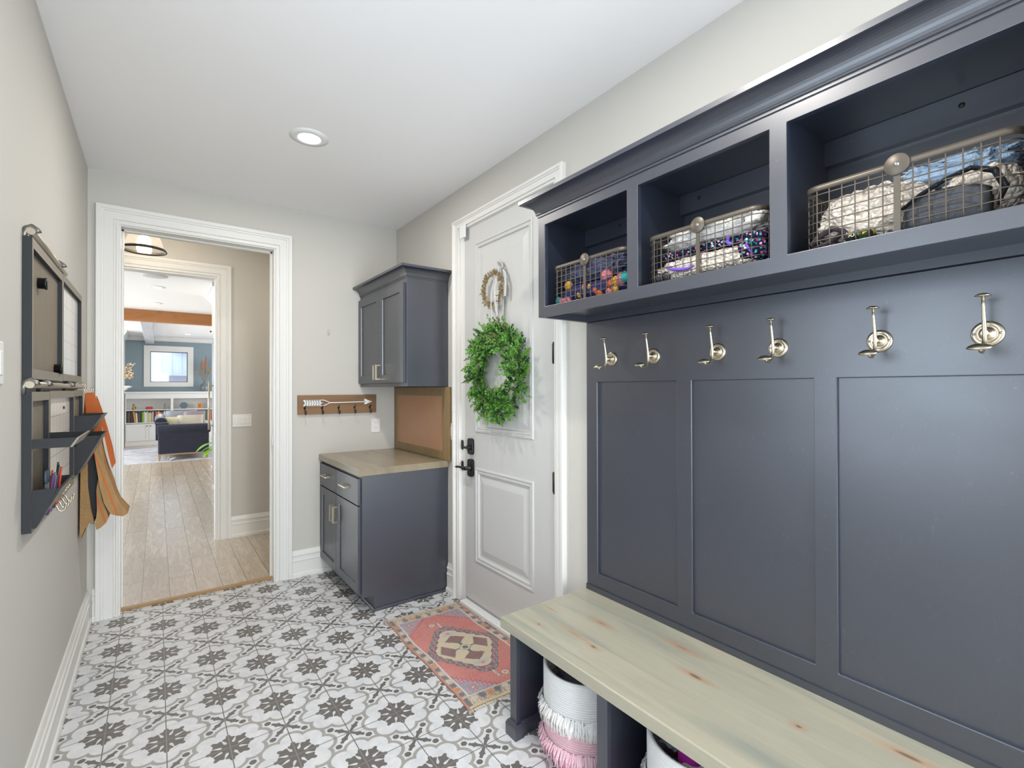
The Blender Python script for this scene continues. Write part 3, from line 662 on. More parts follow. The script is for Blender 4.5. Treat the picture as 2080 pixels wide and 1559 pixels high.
for y, l in ((-1.378, 'second nickel coat hook from the white door'), (-1.660, 'third nickel coat hook from the white door'), (-1.873, 'fourth nickel coat hook from the white door'), (-2.150, 'fifth nickel coat hook from the white door, second from the right edge'), (-2.371, 'sixth nickel coat hook from the white door, nearest the right edge of the picture')):
    dup(h0, (0, y+1.150, 0), l)

# ------------------------------------------------------------------ wire baskets
def rr_loop(x0, x1, y0, y1, r, z, n=5):
    o = []
    for cx, cy, a0 in ((x1-r, y1-r, 0), (x0+r, y1-r, 90), (x0+r, y0+r, 180), (x1-r, y0+r, 270)):
        for i in range(n+1):
            a = math.radians(a0+90*i/n); o.append((cx+r*math.cos(a), cy+r*math.sin(a), z))
    return o
def wire_basket(yc, label):
    t = thing('wire_basket', label, 'basket', (1.63, yc, 1.7595), 'wire baskets in the cubbies')
    x0, x1, y0, y1 = 1.518, 1.742, yc-.204, yc+.204; zb, zt = 1.7625, 1.918; W = .00155
    def inset(z):
        k = max(0, (1.785-z)/.0225); return .018*(1-math.sqrt(max(0, 1-k*k)))
    mb = MB()
    for i in range(6):
        z = 1.785+i*.0235; mb.tube(rr_loop(x0+.001, x1-.001, y0+.001, y1-.001, .036, z), W, 5, closed=True)
    bz = [zt, 1.785, 1.775, 1.767, zb+.002]
    for k in range(13):
        y = y0+.034+(y1-y0-.068)*k/12
        if k == 6: continue
        pts = [(x0+.001+inset(z), y, z) for z in bz]+[(x1-.001-inset(z), y, z) for z in reversed(bz)]; mb.tube(pts, W, 5)
    for k in range(7):
        x = x0+.034+(x1-x0-.068)*k/6
        pts = [(x, y0+.001+inset(z), z) for z in bz]+[(x, y1-.001-inset(z), z) for z in reversed(bz)]; mb.tube(pts, W, 5)
    mb.build('wire_mesh', 'wire', t, fix=False)
    mb = MB(); A = rr_loop(x0-.001, x1+.001, y0-.001, y1+.001, .038, 0, 8); B = rr_loop(x0+.0015, x1-.0015, y0+.0015, y1-.0015, .0355, 0, 8); n_ = len(A)
    vs = [(p[0], p[1], 1.912) for p in A]+[(p[0], p[1], 1.927) for p in A]+[(p[0], p[1], 1.927) for p in B]+[(p[0], p[1], 1.912) for p in B]
    mb.add(vs, [(l*n_+k, l*n_+(k+1) % n_, ((l+1) % 4)*n_+(k+1) % n_, ((l+1) % 4)*n_+k) for l in range(4) for k in range(n_)], True); mb.build('rim', 'wire', t, fix=True)
    mb = MB(); mb.prism(rrect(.0065, .078, .002), lambda p, q, a: (x0-.004+a, yc+p, 1.842+q), 0, .003); mb.prism([(.0, .0), (.0, .003), (.03, .003), (.03, 0)], lambda p, q, a: (x0-.001+p, a, 1.7615+q), yc-.0065, yc+.0065); mb.build('strap', 'wire', t)
    mb = MB(); mb.lathe([(0, -.007), (.0235, -.007), (.0245, -.006), (.0245, -.0015), (0, -.0015)], (x0, yc, 1.918), 'x', 32); mb.build('disc', 'wire', t)
    mb = MB(); mb.lathe([(0, -.010), (.0035, -.0098), (.0055, -.007)], (x0, yc, 1.918), 'x', 12); mb.build('rivet', 'steel', t)
    return t
b0 = wire_basket(-1.247, 'wire basket holding navy clothes with pompoms, in the cubby nearest the door')
dup(b0, (0, -.504, 0), 'wire basket holding cream fleece and floral cloth, in the middle cubby')
dup(b0, (0, -1.016, 0), 'wire basket with curly cream fleece, jeans and grey cap, nearest the right edge')

# soft goods
from mathutils import noise as NZ
def soft(name, mat, c, half, label, cat, seed=0, p=.6, amp=.12, freq=3.0, n=36, m_=20, fine=0, ffreq=20, group=None, rot=0, parent=None, squash_bottom=True, lo=None):
    """folded or heaped cloth: rounded box with folds"""
    def sp(v): return math.copysign(abs(v)**p, v)
    vs = []; fs = []; ca, sa = math.cos(rot), math.sin(rot)
    for i in range(m_+1):
        th = PI*i/m_
        for k in range(n):
            ph = 2*PI*k/n
            d = Vector((sp(math.cos(ph))*sp(math.sin(th)), sp(math.sin(ph))*sp(math.sin(th)), sp(math.cos(th))))
            q = Vector((d.x*freq+seed*7.1, d.y*freq*1.7+seed*3.3, d.z*freq*1.4))
            k1 = 1+amp*NZ.noise(q)+amp*.7*NZ.noise(q*2.3)
            if fine: k1 += fine*NZ.noise(Vector((d.x*half[0], d.y*half[1], d.z*half[2]))*ffreq*10+Vector((seed, 0, 0)))
            x, y, z = d.x*half[0]*k1, d.y*half[1]*k1, d.z*half[2]*(k1 if d.z > 0 or not squash_bottom else 1)
            P = [c[0]+x*ca-y*sa, c[1]+x*sa+y*ca, c[2]+z]
            if lo: 
                P[0] = min(max(P[0], lo[0]), lo[1]); P[1] = min(max(P[1], lo[2]), lo[3]); P[2] = max(P[2], lo[4])
            vs.append(tuple(P))
    for i in range(m_):
        for k in range(n): fs.append((i*n+k, (i+1)*n+k, (i+1)*n+(k+1) % n, i*n+(k+1) % n))
    mb = MB(); mb.add(vs, fs, True); o = mb.build(name, mat, parent)
    if not parent: tag(o, label, cat, group)
    return o
MT['nylon'] = (lambda g: (g.bump(g.noise(g.co(), 28, 3, .6, 1.2), 1.0, .02), g.out(g.mix(g.noise(g.co(), 12, 3), lin((44, 48, 80)), lin((92, 96, 130))), .45, 0, .5))[1])(G('navy_quilted_nylon'))
MT['knit'] = cloth('navy_knit', (40, 42, 82), (62, 62, 104), 160, .9)
def speckle(name, base, cols, scale=60, thr=.5, rough=.9, bump=.3):
    g = G(name); v = g.n('ShaderNodeTexVoronoi'); g.put(v.inputs['Vector'], g.co()); v.inputs['Scale'].default_value = scale
    sep = g.n('ShaderNodeSeparateColor'); g.put(sep.inputs[0], v.outputs['Color'])
    st = [(i/len(cols), lin(c)) for i, c in enumerate(cols)]
    c = g.ramp(sep.outputs[0], st, 'CONSTANT'); msk = g.M('MULTIPLY', g.M('LESS_THAN', v.outputs['Distance'], thr), g.M('GREATER_THAN', sep.outputs[1], .25))
    g.bump(v.outputs['Distance'], bump, .004); return g.out(g.mix(msk, lin(base), c), rough, 0, .2)
MT['floral'] = speckle('floral_cloth', (22, 28, 58), [(70, 190, 180), (222, 76, 140), (240, 180, 214), (40, 130, 140), (246, 240, 244), (200, 60, 120)], 110, .45)
MT['sherpa'] = (lambda g: (lambda v: (g.put(v.inputs['Vector'], g.co()), setattr(v.inputs['Scale'], 'default_value', 95), g.bump(g.M('SUBTRACT', 1, v.outputs['Distance']), 1.0, .012), g.out(g.ramp(v.outputs['Distance'], [(0, lin((254, 248, 238))), (.7, lin((240, 226, 210)))]), .95, 0, .1))[-1])(g.n('ShaderNodeTexVoronoi')))(G('cream_sherpa'))
MT['denim'] = cloth('washed_denim', (104, 146, 190), (200, 218, 234), 140, .7, fold=16)
MT['paledenim'] = cloth('pale_blue_cotton', (226, 232, 236), (246, 238, 224), 60, .7, fold=14)
MT['greycloth'] = cloth('grey_cotton', (92, 94, 98), (72, 74, 80), 80, .4, fold=9)
MT['mesh'] = speckle('dark_mesh', (30, 30, 34), [(60, 64, 70), (20, 20, 24), (90, 90, 98)], 260, .3)
MT['purple'] = paint('purple_satin', (112, 80, 186), .5)
MT['browncloth'] = cloth('brown_strap', (92, 80, 84), (60, 52, 58), 60, .5)
MT['rubber'] = paint('black_rubber', (34, 36, 40), .45)
cage = lambda yc: (1.524, 1.736, yc-.198, yc+.198, 1.7665)
y1 = -1.247
soft('knitted_scarf', 'knit', (1.63, y1-.005, 1.803), (.105, .195, .037), 'navy knitted garment lying below the quilted jacket in the basket nearest the door', 'garment', 1, amp=.10, lo=cage(y1))
soft('quilted_jacket', 'nylon', (1.632, y1-.01, 1.882), (.100, .188, .040), 'crumpled navy quilted jacket on top in the basket nearest the door', 'jacket', 2, amp=.25, freq=3.5, n=60, m_=34, fine=.1, ffreq=3, lo=cage(y1))
pom = {'pink': (244, 150, 160), 'yellow': (246, 190, 80), 'orange': (244, 118, 66), 'turquoise': (64, 190, 186)}
for k, v in pom.items(): MT['pom_'+k] = cloth('pompom_'+k, v, tuple(int(x*.85) for x in v), 300, 1.0)
pl = [(.178, 1.782, 'turquoise', .016, 'lowest turquoise pompom against the left end'), (.155, 1.776, 'pink', .018, 'pink pompom low at the left end'), (.125, 1.778, 'pink', .016, 'second pink pompom low at the left end'), (.120, 1.838, 'yellow', .019, 'yellow pompom left of the strap'), (.062, 1.808, 'pink', .022, 'pink pompom just left of the strap'), (.048, 1.792, 'yellow', .017, 'yellow pompom below the pink one at the strap'), (.020, 1.812, 'pink', .020, 'pink pompom touching the strap'), (-.010, 1.810, 'yellow', .012, 'small yellow pompom just right of the strap'), (-.045, 1.795, 'orange', .021, 'orange pompom right of the strap'), (-.062, 1.778, 'orange', .015, 'lower orange pompom right of the strap'), (-.090, 1.842, 'pink', .026, 'largest pink pompom, right of the strap'), (-.115, 1.806, 'orange', .018, 'orange pompom toward the right end'), (-.140, 1.812, 'yellow', .018, 'yellow pompom toward the right end'), (-.165, 1.815, 'pink', .022, 'pink pompom at the right end'), (-.185, 1.818, 'turquoise', .020, 'turquoise pompom at the right end'), (-.110, 1.776, 'pink', .014, 'low pink pompom toward the right end'), (-.140, 1.780, 'yellow', .015, 'low yellow pompom toward the right end')]
for dy, z, c, rr_, lb in pl:
    mb = MB(); mb.ball((1.524+rr_*.9, y1+dy, z), (rr_*.9, rr_, rr_), 14, 10, lambda d: 1+.16*NZ.noise(d*6+Vector((dy*50, z*9, 0))))
    tag(mb.build('pompom', 'pom_'+c), lb+' of the basket nearest the door', 'pompom', 'pompoms in the wire basket')
y2 = y1-.504
soft('fleece_jacket', 'sherpa', (1.63, y2+.0, 1.802), (.108, .196, .038), 'cream fleece jacket at the bottom of the middle wire basket', 'jacket', 3, amp=.10, fine=.05, ffreq=6, n=70, m_=30, lo=cage(y2))
soft('floral_leggings', 'floral', (1.632, y2-.02, 1.854), (.102, .184, .015), 'folded dark floral cloth between the fleece and the pale cloth in the middle basket', 'garment', 4, amp=.15, lo=cage(y2))
soft('floral_bag', 'floral', (1.60, y2-.158, 1.822), (.076, .048, .045), 'dark floral bundle at the right end of the middle wire basket', 'garment', 5, amp=.15, lo=cage(y2))
soft('pale_jeans', 'paledenim', (1.632, y2-.022, 1.903), (.098, .166, .034), 'crumpled pale blue and cream cloth on top in the middle wire basket', 'garment', 6, amp=.28, freq=3.4, n=60, m_=34, fine=.08, ffreq=3, lo=cage(y2))
for pts, lb in (([(.125, 1.812), (.10, 1.800), (.07, 1.793), (.04, 1.792), (.022, 1.796)], 'purple strap low at the left of the middle wire basket'), ([(-.095, 1.862), (-.092, 1.845), (-.100, 1.836), (-.110, 1.838)], 'short purple strap on the fleece in the middle basket'), ([(-.150, 1.825), (-.160, 1.806), (-.172, 1.790)], 'purple strap at the right of the middle wire basket')):
    mb = MB(); mb.tube([(1.526, y2+dy, z) for dy, z in pts], [.006]+[.010 if 'low' in lb else .006]*(len(pts)-2)+[.005], 8, squash=.6); tag(mb.build('strap', 'purple'), lb, 'strap', 'purple straps')
for k, dy in enumerate((.168, .135)):
    mb = MB(); mb.ball((1.538, y2+dy, 1.784), (.014, .019, .018), 14, 9, lambda d: 1+.1*NZ.noise(d*3)); tag(mb.build('shoe_toe', 'rubber'), ('black rubber shoe toe at the left corner of the middle wire basket', 'second black rubber shoe toe, right of the one in the corner')[k], 'shoe', 'black shoe toes in the middle basket')
y3 = y1-1.016
soft('curly_fleece', 'sherpa', (1.63, y3+.070, 1.835), (.106, .124, .072), 'curly cream fleece filling the left half of the basket nearest the right edge', 'fleece', 7, p=.75, amp=.10, fine=.10, ffreq=5, n=80, m_=40, lo=cage(y3))
soft('curly_fleece', 'sherpa', (1.655, y3-.125, 1.835), (.082, .072, .060), 'curly cream fleece behind the grey cap in the basket nearest the right edge', 'fleece', 8, p=.75, amp=.10, fine=.10, ffreq=5, n=80, m_=40, lo=cage(y3))
soft('jeans', 'denim', (1.66, y3-.075, 1.905), (.066, .105, .030), 'crumpled washed blue jeans on top in the basket nearest the right edge', 'jeans', 9, amp=.3, freq=3.5, n=60, m_=34, fine=.10, ffreq=3, lo=cage(y3))
gc = thing('sun_hat', 'grey cotton hat with stitched edge in the basket nearest the right edge', 'hat', (1.56, y3-.07, 1.77))
soft('crown', 'greycloth', (1.563, y3-.075, 1.800), (.038, .078, .047), '', '', 10, p=.7, amp=.08, lo=cage(y3), parent=gc)
mb = MB(); mb.tube([(1.527, y3-.005, 1.815), (1.525, y3-.04, 1.838), (1.525, y3-.085, 1.858), (1.526, y3-.125, 1.868), (1.530, y3-.160, 1.852), (1.532, y3-.175, 1.815), (1.530, y3-.165, 1.780)], [.005, .008, .008, .009, .013, .014, .006], 8, squash=.5); mb.build('brim', 'mesh', gc)
sl = thing('sandal', 'brown strappy sandal at the lower left corner of the basket nearest the right edge', 'sandal', (1.56, y3+.165, 1.768))
for k, (pts, rr_) in enumerate((([(.19, 1.778), (.17, 1.80), (.14, 1.812), (.115, 1.80), (.105, 1.776)], .012), ([(.188, 1.772), (.16, 1.776), (.13, 1.790), (.11, 1.806)], .010), ([(.185, 1.80), (.16, 1.79), (.135, 1.772)], .009))):
    mb = MB(); mb.tube([(1.535+.006*k, y3+dy, z) for dy, z in pts], rr_, 8, squash=.55); mb.build('strap', 'browncloth', sl)
bo = thing('can', 'small green and dark printed can low in the basket nearest the right edge', 'can', (1.55, y3+.085, 1.768))
mb = MB(); mb.tube([(1.541, y3+.108, 1.782), (1.541, y3+.052, 1.776)], .014, 20); mb.build('can_body', speckle('printed_label', (44, 60, 38), [(30, 34, 30), (200, 170, 60), (96, 120, 80), (30, 34, 30)], 70, .6), bo)
def text(s_, size, mat, loc, rot, parent, name='lettering', ext=.0004):
    cu_ = bpy.data.curves.new(name, 'FONT'); cu_.body = s_; cu_.size = size; cu_.extrude = ext; cu_.align_x = 'CENTER'; cu_.align_y = 'CENTER'
    to = bpy.data.objects.new('tmp', cu_); COL.objects.link(to); dg = bpy.context.evaluated_depsgraph_get(); me = bpy.data.meshes.new_from_object(to.evaluated_get(dg))
    bpy.data.objects.remove(to); me.materials.clear(); me.materials.append(MT[mat]); o_ = bpy.data.objects.new(name, me); COL.objects.link(o_)
    me.transform(Matrix.Translation(loc) @ rot.to_4x4()); o_.parent = parent; o_.matrix_parent_inverse = Matrix.Translation(parent.location).inverted(); return o_
text('bo', .018, 'white', (1.5262, y3+.098, 1.784), Matrix(((0, 0, -1), (-1, 0, 0), (0, 1, 0))), bo)

# ------------------------------------------------------------------ woven fringed baskets under the bench
def rope(name, rgb):
    g = G(name); sep = g.n('ShaderNodeSeparateXYZ'); g.t.links.new(g.co(), sep.inputs[0])
    h = g.M('ABSOLUTE', g.M('SINE', g.M('MULTIPLY', sep.outputs[2], PI/.0085))); tw = g.noise(g.co((60, 60, 110)), 3, 3, .7)
    g.bump(g.M('ADD', h, g.M('MULTIPLY', tw, .7)), .55, .004); return g.out(g.mix(tw, lin(rgb), lin(tuple(int(x*.9) for x in rgb))), .95, 0, .1)
MT['rope_w'] = rope('white_rope', (252, 252, 252)); MT['rope_p'] = rope('pale_pink_rope', (250, 206, 216)); MT['rope_h'] = rope('hot_pink_rope', (252, 112, 168)); 
MT['fr_w'] = cloth('white_fringe', (244, 243, 240), (228, 228, 226), 90, .3); MT['fr_p'] = cloth('pale_pink_fringe', (244, 210, 220), (232, 186, 200), 90, .3); MT['lining'] = cloth('grey_lining', (176, 184, 196), (140, 150, 166), 60, .4)
def woven(cx, cy, label, tilt=0.0):
    t = thing('woven_basket', label, 'basket', (cx, cy, 0), 'fringed baskets under the bench'); RR = lambda z: .150+.016*min(1, z/.10)-(.03*(1-z/.03)**2 if z < .03 else 0)
    def band(nm, z0, z1, mat, extra=0):
        zs = [z0+(z1-z0)*i/12 for i in range(13)]; mb = MB(); mb.lathe([(RR(z)+extra, z) for z in zs]+([(RR(z1)-.008, z1-.001), (RR(z1)-.008, z0)] if z1 > .3 else []), (cx, cy, 0), n=56); mb.build(nm, mat, t)
    band('pink_band', .002, .095, 'rope_h'); band('middle_band', .085, .215, 'rope_p', .002); band('upper_band', .205, .352, 'rope_w', .004)
    mb = MB(); mb.lathe([(0, .004), (.13, .004)], (cx, cy, 0), n=40); mb.build('bottom', 'rope_h', t)
    for nm, z, L, mat, e in (('white_fringe', .222, .055, 'fr_w', .008), ('pink_fringe', .102, .055, 'fr_p', .006)):
        mb = MB()
        for k in range(520):
            a = 2*PI*k/520+R_.uniform(-.006, .006); ll = L*R_.uniform(.65, 1.1); r0 = RR(z)+e; r1 = r0+R_.uniform(.004, .020); da = R_.uniform(-.05, .05); w_ = .0028
            P0 = Vector((cx+r0*math.cos(a), cy+r0*math.sin(a), z+R_.uniform(-.006, .008))); P1 = Vector((cx+(r1)*math.cos(a+da*.5), cy+(r1)*math.sin(a+da*.5), z-ll*.5)); P2 = Vector((cx+r1*math.cos(a+da), cy+r1*math.sin(a+da), z-ll)); sd = Vector((-math.sin(a), math.cos(a), 0))*w_
            mb.add([P0-sd, P0+sd, P1+sd, P1-sd, P2+sd*.4, P2-sd*.4], [(0, 1, 2, 3), (3, 2, 4, 5)])
        mb.build(nm, mat, t, fix=False)
    return t
wb = woven(1.502, -1.268, 'fringed basket in white, pale pink and hot pink, in the bay nearest the door')
dup(wb, (0.0, -.505, 0), 'fringed white and pink basket holding boots, in the second bench bay from the door')
soft('grey_liner', 'greycloth', (1.53, -1.262, .27), (.118, .118, .070), 'dark grey cloth inside the fringed basket nearest the door', 'cloth', 11, p=.9, amp=.2)
soft('tulle_bundle', 'lining', (1.50, -1.70, .325), (.07, .055, .04), 'grey fluffy tulle at the back of the second fringed basket', 'cloth', 12, amp=.3, fine=.2, ffreq=6)
def boot(x, y, z0, h, mat, label, ww=.042, rot=0.0, extra=None):
    mb = MB(); mb.prism(rrect(ww*1.2, ww, ww*.6, 4), lambda p, q, a: (x+p*(1+.0*a), y+q, z0+a*h), 0, 1, smooth=True); o = mb.build('rain_boot', mat, bevel=.004); tag(o, label, 'boot', 'boots in the second fringed basket'); return o
MT['magenta'] = paint('magenta_rubber', (186, 52, 160), .3); MT['spotpurple'] = speckle('purple_spotted', (96, 40, 104), [(30, 20, 36), (40, 26, 48)], 90, .35, .5); MT['petals'] = speckle('white_pink_petals', (238, 222, 230), [(214, 40, 100), (222, 60, 120)], 55, .35, .4); MT['teal'] = (lambda g: (lambda v: (g.put(v.inputs['Vector'], g.co((1, 1, .001))), setattr(v.inputs['Scale'], 'default_value', 60), g.out(g.mix(g.M('LESS_THAN', v.outputs['Distance'], .22), lin((52, 158, 146)), lin((16, 30, 30))), .5))[-1])(g.n('ShaderNodeTexVoronoi')))(G('teal_foam_with_holes'))
boot(1.505, -1.745, .10, .235, 'spotpurple', 'purple spotted boot at the back of the second fringed basket', .034)
boot(1.455, -1.768, .08, .258, 'magenta', 'magenta rubber boot in the second fringed basket', .036)
boot(1.404, -1.800, .06, .245, 'petals', 'white boot with pink petal print at the front of the second fringed basket', .036)
boot(1.425, -1.880, .06, .268, 'teal', 'teal perforated clog at the right of the second fringed basket', .036)

# ------------------------------------------------------------------ wreaths
wc = Vector((1.752, -.272, 1.503))
wr = thing('boxwood_wreath', 'large green boxwood leaf wreath hanging on the white door', 'wreath', wc)
mb = MB()
for k in range(560):
    a = R_.uniform(0, 2*PI); tt = R_.uniform(0, 1)**.6; ph = R_.uniform(-PI*.62, PI*1.1) if R_.random() < .8 else R_.uniform(-PI, PI)
    rad = Vector((0, math.cos(a), math.sin(a))); tan = Vector((0, math.sin(a), -math.cos(a))); fr = Vector((-1, 0, 0))
    p0 = wc+rad*(.212+.055*math.cos(ph)*tt)+fr*max(-.026, .036*math.sin(ph)*tt)
    ax_ = (rad*(math.cos(ph)*1.0+.15)+tan*R_.uniform(.0, .9)+fr*(max(-.05, math.sin(ph))*.9+R_.uniform(.0, .4))).normalized()
    side = ax_.cross(fr); side = side.normalized() if side.length > .05 else rad.copy(); up_ = side.cross(ax_); SL = R_.uniform(.035, .070)*(1.25 if R_.random() < .08 else 1)
    kind = 0 if R_.random() < .74 else 1
    if 1.1 < a < 2.3 and R_.random() < .30: kind = 1 if R_.random() < .6 else 2
    for q in range(12):
        t_ = q/11; w2 = (q % 4)*PI/2+R_.uniform(-.4, .4); o_ = side*math.cos(w2)+up_*math.sin(w2)
        pp = p0+ax_*SL*t_; dd = (ax_*(.55+.7*t_)+o_*(1.0-.55*t_)).normalized(); L_ = R_.uniform(.014, .024)
        if pp.x > 1.785: pp.x = 1.785
        if pp.x+dd.x*L_ > 1.790: dd.x = -abs(dd.x)
        mb.k = kind if R_.random() < .88 else R_.choice((0, 1, 2)); mb.leaf(pp, dd, o_.cross(dd)+fr*.3+Vector((R_.uniform(-.3, .3),)*3), L_, L_*R_.uniform(.26, .36))
mb.build('foliage', ['leaf', 'leafdark', 'leafdry'], wr, fix=False)
mb = MB(); mb.tube([wc+Vector((.022, .205*math.cos(a), .205*math.sin(a))) for a in [2*PI*i/40 for i in range(40)]], .012, 8, closed=True); mb.build('wire_frame', 'leafdark', wr)
c2 = Vector((1.765, -.215, 2.003))
dw = thing('dried_wreath', 'small dried flower wreath hanging above the green wreath on the door', 'wreath', c2)
mb = MB(); mb.tube([c2+Vector((.0, .095*math.cos(a), .088*math.sin(a))) for a in [2*PI*i/40 for i in range(40)]], .006, 7, closed=True); mb.build('twig_ring', 'twig', dw)
mb = MB()
for k in range(560):
    a = R_.uniform(0, 2*PI); 
    if 1.1 < a < 1.6 and R_.random() < .8: continue
    rad = Vector((0, math.cos(a), math.sin(a))); p_ = c2+rad*(.095*(1 if True else 0))+Vector((R_.uniform(-.012, .006), R_.gauss(0, .007), R_.gauss(0, .007)))
    d_ = Vector((R_.uniform(-1, .1), R_.gauss(0, .7), R_.gauss(0, .7)))+rad*R_.uniform(-.3, .9); mb.k = 0 if R_.random() < .7 else 1
    mb.leaf(p_, d_, Vector((R_.random(), R_.random(), R_.random())), R_.uniform(.010, .026), R_.uniform(.003, .006))
mb.build('dried_flowers', ['dried', 'twig'], dw, fix=False)
rb = thing('ribbon', 'silver white ribbon and cord carrying both wreaths on the white door', 'ribbon', (1.77, -.27, 2.14))
mb = MB()
def strip(pts, w_, sd=Vector((0, 1, 0))):
    vs = [];
    for p_ in pts: vs += [Vector(p_)-sd*w_, Vector(p_)+sd*w_]
    mb.add(vs, [(2*i, 2*i+1, 2*i+3, 2*i+2) for i in range(len(pts)-1)], True)
strip([(1.778, -.262, 2.135), (1.762, -.262, 2.08), (1.748, -.258, 2.0), (1.746, -.262, 1.93), (1.752, -.268, 1.86)], .010)
strip([(1.780, -.275, 2.138), (1.770, -.276, 2.05), (1.752, -.282, 1.96), (1.750, -.276, 1.88), (1.756, -.268, 1.79), (1.768, -.270, 1.72)], .008)
strip([(1.782, -.250, 2.10), (1.765, -.226, 2.05), (1.748, -.222, 1.98), (1.750, -.215, 1.90), (1.755, -.222, 1.83)], .006)
strip([(1.782, -.285, 2.12), (1.775, -.325, 2.08), (1.765, -.345, 2.02), (1.762, -.342, 1.94)], .011)
strip([(1.786, -.290, 2.10), (1.780, -.308, 1.98), (1.778, -.300, 1.88), (1.778, -.292, 1.78)], .009)
mb.build('ribbon_tails', 'ribbon', rb, fix=False)
mb = MB(); mb.tube([(1.785, -.270, 2.13), (1.772, -.258, 2.150), (1.765, -.270, 2.162), (1.772, -.284, 2.150), (1.786, -.275, 2.128)], .007, 8); mb.tube([(1.786, -.272, 2.14), (1.774, -.300, 2.135), (1.770, -.312, 2.115), (1.78, -.29, 2.11)], .005, 8); mb.build('knot', 'ribbon', rb)

# ------------------------------------------------------------------ rug
RC = {'red': (196, 106, 98), 'red2': (210, 128, 116), 'pink': (222, 120, 140), 'cream': (208, 198, 168), 'cream2': (206, 200, 182), 'navy': (84, 92, 108), 'blue': (142, 146, 160), 'maroon': (124, 70, 74), 'white': (214, 206, 200), 'orange': (206, 138, 92), 'yellow': (196, 182, 122), 'edge': (176, 122, 106), 'olive': (92, 92, 82), 'orangered': (206, 92, 52), 'ice': (176, 190, 190)}
def tri(v, per): v = (v/per) % 1.0; return abs(v-.5)*2
def rug_col(x, y, h):
    """x,y metres from the rug centre (x across, y along); h random"""
    HX, HY = .25, .515; ax, ay = abs(x), abs(y)
    if ax > HX-.010: return 'edge' if h > .25 else 'orange'
    IX, IY = .205, .430
    if ax > IX+.004 or ay > IY+.004:
        s_ = (y if ax > IX+.004 and ay <= IY+.004 else x)/.042+(.5 if x > 0 else 0); k = math.floor(s_); fr_ = abs(s_-k-.5); an_ = x*310+y*290; dd = (ax-IX) if ax > IX+.004 else (ay-IY); mid = abs(dd-.022)
        if ay > HY-.018: return 'cream' if h > .5 else 'yellow'
        if dd < .007: return 'navy' if (int(s_*6) % 2) else 'cream'
        if fr_+mid*12+.12*math.sin(an_*5) < .46+.22*(h-.5): return ('navy', 'cream2', 'navy', 'orange', 'navy', 'cream2')[k % 6] if h > .12 else 'olive'
        return ('cream2', 'olive', 'orange', 'cream2', 'navy', 'yellow', 'cream2')[int(h*7) % 7]
    if ax > IX-.002 or ay > IY-.003: return 'white'
    # corner spandrels
    e = (IX-ax)/.172+(IY-ay)/.190+.16*tri(ax-ay, .034)-.07
    if e < 1.0:
        if e > .94: return 'olive'
        if e > .87: return 'pink'
        for cx, cy, rr_ in ((IX-.050, IY-.050, .030), (IX-.108, IY-.026, .018), (IX-.028, IY-.118, .019)):
            d = math.hypot(ax-cx, ay-cy)
            if d < rr_:
                an = math.atan2(ay-cy, ax-cx); q = math.cos(4*an)
                if d < rr_*.25: return 'cream'
                if q > .2: return 'pink' if d > rr_*.45 else 'navy'
                return 'olive' if q > -.1 else 'blue'
        return 'blue' if h > .12 else 'ice'
    # medallion
    mx, my = x, y+.025
    bx_, by_ = abs(mx), abs(my)
    hexd = max(bx_/.200, (by_+bx_*1.5)/.335, by_/.278) + .05*tri(my+mx*.6*(1 if my*mx > 0 else -1), .030) - .02
    if hexd < 1.0:
        if hexd > .965: return 'olive'
        if hexd > .80:
            b_ = int((hexd-.80)/.165*7+1.0*h*.6); return ('navy', 'maroon', 'navy', 'pink', 'navy', 'olive', 'blue', 'navy')[b_ % 8]
        # central diamond
        dd = abs(mx)/.042+abs(my)/.040
        if dd < 1:
            if dd > .84: return 'olive'
            return ('maroon' if int((mx+my)*160) % 2 else 'navy') if math.hypot(mx, my) < .018 else 'white'
        if bx_ < .008 and by_ < .085 and by_ > .03 or by_ < .006 and bx_ < .07: return 'olive' if bx_ > .005 or by_ > .006 else 'cream'
        if by_ > .012 or True:
            # four blossoms on the axes
            for (ux, uy, aa, bb_) in ((.100, 0, .048, .044), (-.100, 0, .048, .044), (0, .105, .040, .050), (0, -.105, .040, .050)):
                qx, qy = (mx-ux)/aa, (my-uy)/bb_
                tp = abs(qx)+abs(qy)*.55 if uy == 0 else abs(qy)*.9+abs(qx)*.6
                if tp+.12*tri(mx*1.3+my, .02) < 1:
                    return 'olive' if tp > .86 else ('maroon' if h > .18 else 'navy')
            if by_ > .165 and bx_ < .045: 
                return 'pink' if math.hypot(mx, by_-.19) < .012 else ('ice' if hexd < .72 and by_ < .215 else 'cream')
        return 'cream' if h > .06 else 'yellow'
    # apex flags in the field
    if bx_ < .006 and .255 < by_ < .345: return 'white' if h > .2 else 'olive'
    fx = mx*(1 if my > 0 else -1)
    if -.075 < fx < -.006 and .310 < by_ < .352:
        d = math.hypot(fx+.04, by_-.332)
        return 'pink' if d < .010 else ('white' if d < .015 else ('cream' if d < .019 else ('olive' if d < .022 else 'red')))
    if by_ > .350 and by_ < .356 and -.10 < fx < 0: return 'cream' if int(fx*200) % 2 else 'olive'
    return 'red' if h > .35 else ('red2' if h > .1 else 'pink')
MT['rugfr'] = cloth('rug_fringe', (226, 222, 210), (206, 198, 184), 90, .2)
NX, NY = 176, 364
cor = {(0, 0): (1.252, -.790), (1, 0): (1.744, -.800), (0, 1): (1.272, .215), (1, 1): (1.747, .185)}
def rp(s_, t_, z):
    A = [cor[(0, 0)][i]*(1-s_)*(1-t_)+cor[(1, 0)][i]*s_*(1-t_)+cor[(0, 1)][i]*(1-s_)*t_+cor[(1, 1)][i]*s_*t_ for i in (0, 1)]
    bow = .006*math.sin(PI*t_*2.2)+.003*math.sin(t_*17); return (A[0]+bow, A[1]+.004*math.sin(s_*9), z)
rv = []
